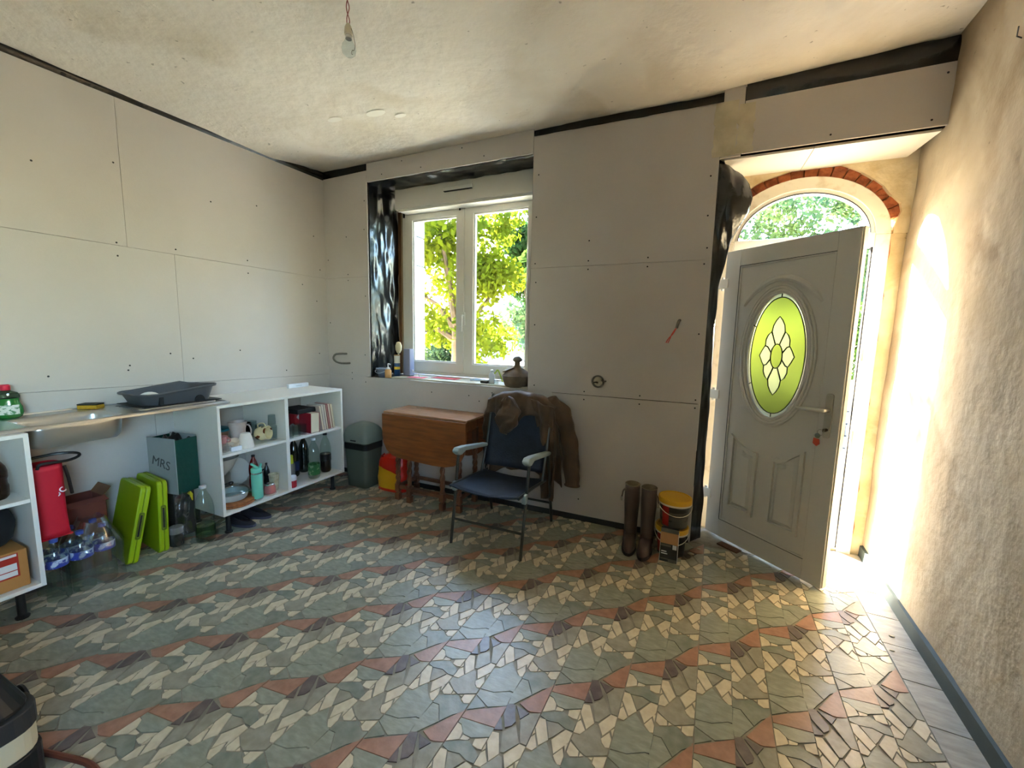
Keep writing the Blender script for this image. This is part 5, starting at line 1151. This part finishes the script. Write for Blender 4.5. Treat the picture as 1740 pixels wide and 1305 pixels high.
# ------------------------------------------------------------------ coat over the chair
cm = M('brown_waxed_cotton', (84, 60, 36), 0.7, rgb2=(64, 46, 27), nscale=7, bump=0.35, bscale=16, sheen=0.1)
ct = thing('coat', 'brown hooded coat slung over the back of the folding chair', 'coat', (-1.15, 2.80, 0.0))
def drape(u, v):
    x = -0.29+0.55*u
    front = 0.10+0.17*math.exp(-((u-0.36)/0.16)**2)+0.05*u      # how far it falls on the seat side
    s = -front+(front+0.80)*v
    shoulder = -0.075*abs((u-0.48)*2)**3
    fold = 0.020*math.sin(u*17+1.5*math.sin(v*5))+0.014*nz(u*8, v*6, 3)+0.008*nz(u*20, v*9, 6)
    hb = math.exp(-((u-0.36)/0.13)**2)
    if s < 0: y = -0.028+fold*0.7-0.05*hb*min(1, -s*9)-0.02*min(1, -s*9); z = 0.975+shoulder+s
    elif s < 0.07: y = -0.028+s*1.25+fold*0.3; z = 0.975+shoulder+0.014*math.sin(s/0.07*3.14)
    else: y = 0.062+0.03*(s-0.07)+fold; z = 0.975+shoulder-(s-0.07)*0.85
    if s > 0.07: x += 0.05*(s-0.07)*(1 if u > 0.5 else -0.6)
    return (x, min(y, 0.145), z+0.014*nz(u*6, v*6, 8))
MB().grid(drape, 60, 70).build('body', cm, ct, smooth=True, solid=0.008)
def hood(u, v):
    a = u*2*math.pi; t = v*math.pi
    r = math.sin(t)**0.45; cx = math.copysign(abs(math.cos(a))**0.75, math.cos(a)); sy = math.copysign(abs(math.sin(a))**0.75, math.sin(a))
    w = (0.075+0.030*v)*r
    wr = 0.014*nz(cx*2.2, v*7, sy*2)+0.010*math.sin(v*13+cx*3)*r
    return (-0.082+cx*w+0.010*math.sin(v*4)+wr*0.6, -0.092+sy*0.032*r-0.020*math.sin(t)+wr, 0.968-0.275*v+0.018*cx*v)
MB().grid(hood, 36, 34, wrap=True).build('hood', cm, ct, smooth=True)
def panel(u, v):
    x = 0.085+0.17*u*(1-0.45*v)+0.095*v+0.015*math.sin(v*4); z = 0.955-0.05*u-0.755*v+0.04*u*v
    return (x, -0.06+0.022*math.sin(u*8+v*4)+0.022*nz(u*4, v*7, 1)+0.06*v, z)
MB().grid(panel, 22, 50).build('front_panel', cm, ct, smooth=True, solid=0.01)
sleeve = [(0.16, 0.02, 0.935), (0.225, 0.03, 0.915), (0.285, 0.04, 0.85), (0.325, 0.05, 0.76), (0.350, 0.055, 0.65), (0.368, 0.055, 0.54), (0.380, 0.05, 0.42), (0.388, 0.045, 0.315)]
def ptube(path, rad, n, wr, rev=1):
    P = [Vector(p) for p in path]; m_ = len(P)
    def fn(u, v):
        t = v*(m_-1); i = min(int(t), m_-2); q = P[i].lerp(P[i+1], t-i)
        tan = lambda k: (P[min(k+1, m_-1)]-P[max(k-1, 0)]).normalized()
        d = tan(i).lerp(tan(i+1), t-i).normalized(); sx = d.cross(Vector((0, 1, 0))).normalized(); sy = sx.cross(d)
        a = u*2*math.pi; r = (rad[0]+(rad[1]-rad[0])*v)*min(1.0, 0.25+v*7)
        r *= 1+wr*nz(math.cos(a)*2, math.sin(a)*2, v*9, 1.0)+0.06*math.sin(v*24+2*a)
        return tuple(q+sx*math.cos(a)*r+sy*math.sin(a)*r*0.62)
    return fn
MB().grid(ptube(sleeve, (0.072, 0.056), 20, 0.18), 26, 56, wrap=True).build('sleeve', cm, ct, smooth=True)
MB().tube([(0.389+0.054*math.cos(R(a)), 0.045+0.034*math.sin(R(a)), 0.318) for a in range(0, 360, 20)], 0.007, 6, closed=True).build('cuff', cm, ct, smooth=True)
MB().grid(ptube([(-0.19, 0.01, 0.93), (-0.25, 0.02, 0.89), (-0.29, 0.03, 0.80), (-0.312, 0.045, 0.70), (-0.322, 0.055, 0.58)], (0.06, 0.048), 20, 0.18), 26, 44, wrap=True).build('sleeve', cm, ct, smooth=True)
MB().tube([(0.255, -0.02, 0.42), (0.262, -0.01, 0.32), (0.258, 0.0, 0.21)], 0.006, 6).build('zip', M('zip_brass', (110, 88, 54), 0.4, metal=0.7), ct)

# ------------------------------------------------------------------ boots, tubs, carton by the door
rub = M('brown_rubber', (70, 56, 53), 0.38, rgb2=(84, 68, 62), nscale=6); lin_ = M('boot_lining', (128, 116, 92), 0.9)
def boot(label, loc, rz, strap):
    b = thing('rubber_boot', label, 'boot', loc, rz, 'pair of rubber boots')
    pr = [(0.046, 0.06, 0.0), (0.044, 0.12, 0.0), (0.046, 0.20, 0.0), (0.053, 0.30, 0.0), (0.052, 0.37, 0.0), (0.050, 0.43, 0.0)]
    MB().grid(lambda u, v: (lambda a, t: (float(np.interp(t, [0, .2, .4, .7, .85, 1], [q[0] for q in pr]))*math.cos(a)*0.92, float(np.interp(t, [0, .2, .4, .7, .85, 1], [q[0] for q in pr]))*math.sin(a)+0.012*(1-t)**2, 0.05+0.385*t))(u*2*math.pi, v), 24, 14, wrap=True).build('shaft', rub, b, smooth=True, solid=0.004)
    MB().grid(lambda u, v: (lambda a, t: (0.044*math.cos(a)*math.cos(t*1.5)**0.35, (-0.055+0.115*math.sin(a))*1.0*(math.cos(t*1.5)**0.4)+0.012*t, 0.02+0.095*math.sin(t*1.5)*(1.0 if math.sin(a) > 0 else 0.75)))(u*2*math.pi, v), 28, 10, wrap=True).build('foot', rub, b, smooth=True)
    MB().prism([(0.047*math.cos(R(a)), -0.055+0.122*math.sin(R(a))) for a in range(0, 360, 15)], 0, 0.024).build('sole', M('boot_sole', (38, 32, 30), 0.6), b, bevel=0.003)
    MB().grid(lambda u, v: (0.044*math.cos(u*6.283)*0.92, 0.047*math.sin(u*6.283), 0.30+0.137*v), 24, 3, wrap=True).build('lining', lin_, b, smooth=True)
    MB().tube([(0.050*math.cos(R(a))*0.93, 0.0515*math.sin(R(a)), 0.434) for a in range(0, 360, 15)], 0.004, 6, closed=True).build('top_band', lin_, b, smooth=True)
    sx = -1 if strap < 0 else 1
    MB().tube([(sx*0.045, -0.02, 0.40), (sx*0.058, -0.025, 0.385), (sx*0.062, -0.03, 0.36), (sx*0.066, -0.03, 0.345)], 0.005, 6).build('strap', rub, b)
    MB().box(sx*0.066-0.006, sx*0.066+0.006, -0.036, -0.024, 0.318, 0.348).build('buckle', chrome, b, bevel=0.002)
    return b
boot('brown rubber boot standing left of the pair by the door', (-0.318, 2.765, 0.001), R(4), -1)
boot('brown rubber boot standing nearer the yellow tubs', (-0.208, 2.745, 0.001), R(-3), 1)
yel = M('tub_yellow', (214, 164, 20), 0.4); tubl = M('tub_label', (84, 84, 76), 0.5, rgb2=(40, 40, 36), nscale=40, contrast=(0.52, 0.56), stretch=(0.15, 0.15, 1)); redl = M('tub_red', (152, 30, 20), 0.5); tubk = M('tub_black', (34, 34, 32), 0.5, rgb2=(70, 68, 60), nscale=30, contrast=(0.6, 0.64), stretch=(0.3, 0.3, 1))
def tub(label, loc, rz, body, tilt=0.0):
    t = thing('plaster_tub', label, 'tub', loc, rz, 'stacked tubs')
    MB().lathe([(0.080, 0), (0.084, 0.003), (0.094, 0.165), (0.098, 0.17)], 32).build('bucket', body, t, smooth=True)
    MB().lathe([(0.100, 0.160), (0.104, 0.163), (0.104, 0.188), (0.101, 0.193), (0.094, 0.193), (0.092, 0.188), (0, 0.188)], 32).build('lid', yel, t, smooth=True)
    MB().lathe([(0.1015, 0.150), (0.1035, 0.154), (0.1035, 0.163)], 32, caps=False).build('white_rim', M('tub_rim', (214, 206, 180), 0.5), t, smooth=True)
    MB().grid(lambda u, v: (lambda a, z: ((0.0846+0.01*z/0.165)*math.cos(a), (0.0846+0.01*z/0.165)*math.sin(a), z))(R(205+32*u), 0.015+0.13*v), 8, 3).build('red_stripe', redl, t)
    MB().tube([(0.106*math.cos(R(a)), 0.106*math.sin(R(a)), 0.15-0.055*max(0, math.sin(R(a-180)))) for a in range(180, 361, 12)], 0.0025, 6).build('bail', M('white_bail', (214, 210, 196), 0.5), t)
    t.rotation_euler = (tilt, 0, rz)
    return t
tub('black tub with a yellow lid at the bottom of the stack by the door', (-0.056, 2.785, 0.001), R(0), tubk)
tub('grey-labelled tub with a yellow lid on top of the black tub', (-0.048, 2.785, 0.196), R(14), tubl)
px = thing('tile_adhesive_packet', 'black, white and tan printed carton leaning in front of the tubs', 'carton', (-0.062, 2.652, 0.002), R(-3))
MB().box(-0.052, 0.052, -0.016, 0.016, 0, 0.215).build('carton', M('carton_black', (30, 30, 28), 0.5), px, bevel=0.002)
MB().box(-0.0525, 0.0525, -0.0168, -0.016, 0.118, 0.190).build('tan_panel', M('carton_tan', (196, 144, 100), 0.6), px)
MB().box(-0.0525, 0.0525, -0.0168, -0.016, 0.190, 0.2155).build('grey_panel', M('carton_grey', (92, 88, 76), 0.6), px)
for x0, x1, z0_, z1_, m_ in ((-0.050, 0.012, 0.100, 0.112, 'carton_grey'), (-0.044, -0.012, 0.064, 0.070, 'lid_white'), (-0.044, -0.006, 0.050, 0.056, 'lid_white'), (-0.046, 0.05, 0.016, 0.022, 'carton_grey'), (0.022, 0.046, 0.088, 0.116, 'lid_white'), (0.0, 0.05, 0.004, 0.016, 'carton_grey')):
    MB().box(x0, x1, -0.0172, -0.0165, z0_, z1_).build('print', MATS[m_], px)
for s in (-1, 1): MB().box(s*0.0525-0.001, s*0.0525+0.001, -0.016, 0.016, 0.0, 0.19).build('white_side', MATS['lid_white'], px)
px.rotation_euler = (R(-4), 0, R(-3))

# ------------------------------------------------------------------ things on the window sill
SZ = 1.0005
cl_ = thing('colander', 'blue-grey mesh colander with a handle in the left corner of the sill', 'colander', (-2.725, 3.06, 0.986))
cgm = M('colander_grey', (96, 104, 124), 0.5)
MB().lathe([(0.035, 0), (0.04, 0.004), (0.058, 0.05), (0.066, 0.085), (0.062, 0.085), (0.054, 0.05), (0.036, 0.008), (0, 0.006)], 26).build('bowl', cgm, cl_, smooth=True)
MB().tube([(0.066*math.cos(R(a)), 0.066*math.sin(R(a)), 0.086) for a in range(0, 360, 15)], 0.004, 6, closed=True).build('rim', M('rim_pale', (170, 176, 190), 0.4), cl_, smooth=True)
MB().tube([(-0.064, 0.0, 0.085), (-0.05, -0.055, 0.06), (0.0, -0.072, 0.045), (0.05, -0.055, 0.058), (0.064, 0, 0.085)], 0.004, 6).build('wire_handle', M('rim_pale', (170, 176, 190)), cl_, smooth=True)
tag_h = MB()
for a in range(200, 341, 14):
    for zz in (0.03, 0.045, 0.06): tag_h.lathe([(0.0, 0), (0.004, 0)], 6, ((0.053+0.14*(zz-0.045))*1.03*math.cos(R(a)), (0.053+0.14*(zz-0.045))*1.03*math.sin(R(a)), zz))
tag(tag_h.build('drain_holes', darkgap, cl_), kind='stuff')
pm = thing('hand_soap_pump', 'orange hand soap bottle with a white pump on the sill', 'soap pump', (-2.635, 3.025, 0.990), R(10))
MB().lathe([(0.028, 0), (0.031, 0.004), (0.031, 0.068), (0.026, 0.078), (0.012, 0.084)], 20, sx=1.05, sy=0.8).build('bottle', M('orange_soap', (216, 164, 104), 0.3), pm, smooth=True)
MB().lathe([(0.0125, 0.083), (0.0135, 0.086), (0.0135, 0.098), (0.006, 0.102), (0.005, 0.122)], 14).build('collar', white, pm, smooth=True)
MB().tube([(0.0, 0, 0.120), (0.0, 0, 0.130), (0.01, -0.004, 0.133), (0.03, -0.01, 0.128)], 0.006, 8).build('pump', white, pm, smooth=True)
br = thing('dish_brush', 'cream round-headed dish brush standing behind the spray can', 'brush', (-2.665, 3.20, 0.990))
MB().tube([(0.0, 0, 0.0), (0.004, 0, 0.15), (0.01, 0, 0.22)], 0.007, 8).build('handle', M('brush_cream', (206, 196, 160), 0.5), br, smooth=True)
MB().lathe([(0.0, -0.058), (0.020, -0.050), (0.036, -0.02), (0.038, 0.02), (0.024, 0.052), (0.0, 0.06)], 22, sy=0.45).build('head', M('brush_head', (216, 206, 170), 0.7), br, smooth=True, loc=(0.012, 0, 0.28))
sc_ = thing('cleaner_can', 'blue, white and yellow cleaner can on the sill', 'can', (-2.615, 3.13, 0.990))
MB().lathe([(0.026, 0), (0.028, 0.004), (0.028, 0.135)], 18).build('can', M('can_blue', (40, 84, 130), 0.4, rgb2=(30, 60, 90), nscale=20), sc_, smooth=True)
MB().lathe([(0.0285, 0.075), (0.0285, 0.10)], 18, caps=False).build('yellow_badge', M('badge_yellow', (214, 180, 50), 0.5), sc_, smooth=True)
MB().lathe([(0.028, 0.135), (0.027, 0.15), (0.027, 0.205), (0.02, 0.212), (0, 0.212)], 18).build('white_top', M('can_white', (206, 206, 196), 0.4), sc_, smooth=True)
MB().lathe([(0.0282, 0.206), (0.0282, 0.214)], 18, caps=False).build('gold_ring', M('gold_ring', (150, 116, 50), 0.4), sc_)
spk = thing('grey_speaker', 'tall grey-blue rectangular speaker at the window edge', 'speaker', (-2.535, 3.205, 1.001), R(-14))
MB().prism(rrect(-0.052, 0.052, -0.03, 0.03, 0.008, 3), 0.006, 0.262, 'z', top=[(x*0.92, y*0.92) for x, y in rrect(-0.052, 0.052, -0.03, 0.03, 0.008, 3)]).build('case', M('speaker_grey', (138, 142, 164), 0.5), spk, bevel=0.003)
MB().box(-0.045, 0.045, -0.025, 0.025, 0.0, 0.006).build('foot', blackp, spk)
MB().tube([(0.05, 0.0, 0.06), (0.075, -0.01, 0.062), (0.09, -0.02, 0.045), (0.12, -0.02, 0.045), (0.16, -0.015, 0.03), (0.19, -0.02, 0.006), (0.22, -0.01, 0.004)], 0.004, 6).build('cable', M('white_cable', (216, 214, 206), 0.5), spk, smooth=True)
for lb, x, y, w_x, d_y, c, a in (('pink sheet of paper lying on the sill beside the speaker', -2.36, 3.11, 0.085, 0.06, (214, 92, 104), 6), ('red folded paper lying in the middle of the sill', -2.10, 3.20, 0.14, 0.055, (186, 30, 36), -4)):
    p = thing('paper', lb, 'paper', (x, y, SZ+0.0005), R(a)); MB().grid(lambda u, v: (w_x*(u-0.5)*2, d_y*(v-0.5)*2, 0.002+0.004*abs(nz(u*3, v*3, x))), 10, 8).build('sheet', M('paper_%d' % c[0], c, 0.7), p, smooth=True, solid=0.0008)
gp = thing('blister_pack', 'silver and pale blue blister pack lying on the sill', 'packet', (-1.76, 3.21, SZ), R(12))
MB().box(-0.075, 0.075, -0.03, 0.03, 0, 0.012).build('tray', M('pack_silver', (176, 190, 200), 0.35), gp, bevel=0.003)
MB().box(-0.055, 0.02, -0.018, 0.018, 0.012, 0.020).build('blister', jar, gp, bevel=0.004)
kb = thing('small_black_box', 'small black and white box on the sill left of the white bottle', 'box', (-1.635, 3.10, SZ), R(-6))
MB().box(-0.035, 0.035, -0.025, 0.025, 0, 0.018).build('case', blackp, kb, bevel=0.002); MB().box(-0.035, 0.035, -0.025, 0.025, 0.018, 0.028).build('lid', M('pale_lid', (206, 206, 200), 0.5), kb, bevel=0.002)
wbt = thing('white_bottle', 'small white squeeze bottle on the sill', 'bottle', (-1.572, 3.10, SZ))
MB().lathe([(0.024, 0), (0.026, 0.004), (0.026, 0.075), (0.018, 0.09), (0.011, 0.094)], 20).build('body', M('bottle_white', (206, 212, 222), 0.3), wbt, smooth=True)
MB().lathe([(0.0125, 0.092), (0.0125, 0.116), (0.01, 0.118), (0, 0.118)], 14).build('cap', M('cap_clear', (214, 222, 216), 0.3), wbt, smooth=True)
gf = thing('green_strap', 'lime green looped strap behind the white bottle', 'strap', (-1.565, 3.18, SZ))
MB().tube([(-0.075, 0, 0.006), (-0.05, 0, 0.05), (-0.01, 0, 0.09), (0.01, 0, 0.11), (0.03, 0, 0.08), (0.06, 0, 0.01)], 0.007, 6).build('loop', M('strap_lime', (164, 186, 60), 0.5), gf, smooth=True)
cup_ = glassy('shot_glass', 'tiny clear glass between the white bottle and the clay pot', 'glass', (-1.515, 3.075, SZ), 0.018, 0.035)
clay = M('dark_clay', (128, 110, 88), 0.75, rgb2=(98, 82, 64), nscale=12, bump=0.25, bscale=24)
tg = thing('clay_pot', 'dark clay cooking pot with knobbed lid at the right end of the sill', 'pot', (-1.335, 3.10, 0.990))
MB().lathe([(0.085, 0), (0.10, 0.006), (0.118, 0.05), (0.120, 0.085), (0.128, 0.092), (0.122, 0.097)], 32).build('base', clay, tg, smooth=True)
MB().lathe([(0.124, 0.096), (0.118, 0.104), (0.08, 0.135), (0.035, 0.158), (0.026, 0.17)], 32).build('lid', clay, tg, smooth=True)
MB().lathe([(0.030, 0.166), (0.024, 0.185), (0.024, 0.205), (0.038, 0.216), (0.044, 0.224), (0.030, 0.242), (0.016, 0.252), (0, 0.254)], 22).build('knob', clay, tg, smooth=True)
MB().lathe([(0.0, 0), (0.05, 0.002), (0.06, 0.012), (0.055, 0.016), (0, 0.012)], 22, sx=1.0, sy=0.7).build('spoon_rest', clay, tg, smooth=True, loc=(-0.06, -0.035, 0.135)).rotation_euler = (R(15), R(-20), 0)

# ------------------------------------------------------------------ bare bulb
bl = thing('bare_bulb', 'bare clear light bulb hanging from twisted red wires', 'light bulb', (-1.50, 1.50, 2.64))
MB().lathe([(0.0, 0.0), (0.016, 0.003), (0.028, 0.014), (0.031, 0.03), (0.028, 0.045), (0.018, 0.062), (0.013, 0.076)], 24).build('glass_bulb', jar, bl, smooth=True)
MB().lathe([(0.0135, 0.072), (0.0135, 0.098), (0.011, 0.10)], 18).build('metal_base', chrome, bl, smooth=True)
MB().lathe([(0.017, 0.088), (0.018, 0.096), (0.016, 0.118), (0.008, 0.134), (0, 0.136)], 18).build('socket', M('socket_white', (196, 186, 166), 0.6), bl, smooth=True)
for s in (0, math.pi):
    MB().tube([(0.006*math.cos(s+i*0.55), 0.006*math.sin(s+i*0.55), 0.132+0.175*i/18) for i in range(19)], 0.0022, 6).build('twisted_wire', M('brown_red_wire', (140, 62, 50), 0.5), bl, smooth=True)
MB().tube([(0.006, 0, 0.128), (0.022, 0.0, 0.10), (0.034, 0.0, 0.06), (0.037, 0, 0.035), (0.030, 0, 0.018), (0.022, 0, 0.022), (0.016, 0, 0.016), (0.016, 0, 0.008), (0.022, 0, 0.004)], 0.0013, 6).build('loose_wire', M('grey_wire', (96, 88, 70), 0.5), bl, smooth=True)

# ------------------------------------------------------------------ black case and cord in the near left corner
bc = thing('black_case', 'black case with a pale band at the bottom left corner', 'case', (-2.0, 0.262, 0.0), R(4)); bc.scale = (1.1, 1.1, 1.16)
MB().prism(rrect(-0.22, 0.22, -0.16, 0.16, 0.06, 5), 0.0, 0.10, 'z').build('base', blackp, bc, bevel=0.004)
MB().prism(rrect(-0.215, 0.215, -0.155, 0.155, 0.06, 5), 0.10, 0.165, 'z').build('pale_band', M('pale_band', (206, 194, 160), 0.5), bc, bevel=0.003)
MB().prism(rrect(-0.218, 0.218, -0.158, 0.158, 0.06, 5), 0.165, 0.22, 'z').build('middle', M('case_grey', (44, 42, 40), 0.6), bc, bevel=0.003)
MB().prism(rrect(-0.21, 0.21, -0.15, 0.15, 0.06, 5), 0.22, 0.33, 'z', top=[(x*0.72, y*0.72) for x, y in rrect(-0.21, 0.21, -0.15, 0.15, 0.06, 5)]).build('lid', blackp, bc, bevel=0.012)
MB().tube([(0.10+0.03*math.cos(R(a)), 0.157, 0.195+0.03*math.sin(R(a))) for a in range(0, 360, 20)], 0.006, 6, closed=True).build('ring', blackp, bc, smooth=True)
co = thing('power_cord', 'brown cord trailing over the floor from the black case', 'cord', (0, 0, 0))
MB().tube([(-1.93, 0.455, 0.010), (-1.88, 0.465, 0.010), (-1.80, 0.486, 0.010), (-1.69, 0.51, 0.010), (-1.58, 0.50, 0.010), (-1.45, 0.46, 0.010)], 0.009, 8).build('flex', M('cord_brown', (110, 58, 40), 0.6), co, smooth=True)

# ------------------------------------------------------------------ rubble and grit near the door
for lb, x, y, s in (('pale plaster crumb on the floor by the yellow tubs', 0.07, 2.80, 0.022), ('plaster crumb left of the door foot', 0.12, 2.90, 0.014), ('white plaster crumb near the right wall', 0.93, 2.30, 0.010), ('larger of two white crumbs in the middle of the floor', -0.62, 1.62, 0.009), ('plaster crumb on the slate border', 0.97, 2.42, 0.012), ('smaller of two white crumbs in the middle of the floor', -0.50, 1.72, 0.008)):
    c = tag(MB().grid(lambda u, v: (s*math.cos(u*6.283)*math.sin(v*3.14)*(1+0.4*nz(u*5, v*5, x)), s*0.7*math.sin(u*6.283)*math.sin(v*3.14), 0.0036+s*0.25*(1-math.cos(v*3.14))), 10, 6, wrap=True).build('plaster_crumb', wedge, loc=(x, y, 0)), lb, 'crumb', 'plaster crumbs')
wdg = thing('wooden_wedge', 'dark wooden block lying under the open door', 'block', (0.30, 3.02, 0.004), R(-35))
MB().prism([(-0.06, 0.0), (0.08, 0.0), (0.08, 0.006), (-0.06, 0.010)], -0.03, 0.03, 'y').build('block', wood, wdg, bevel=0.001)
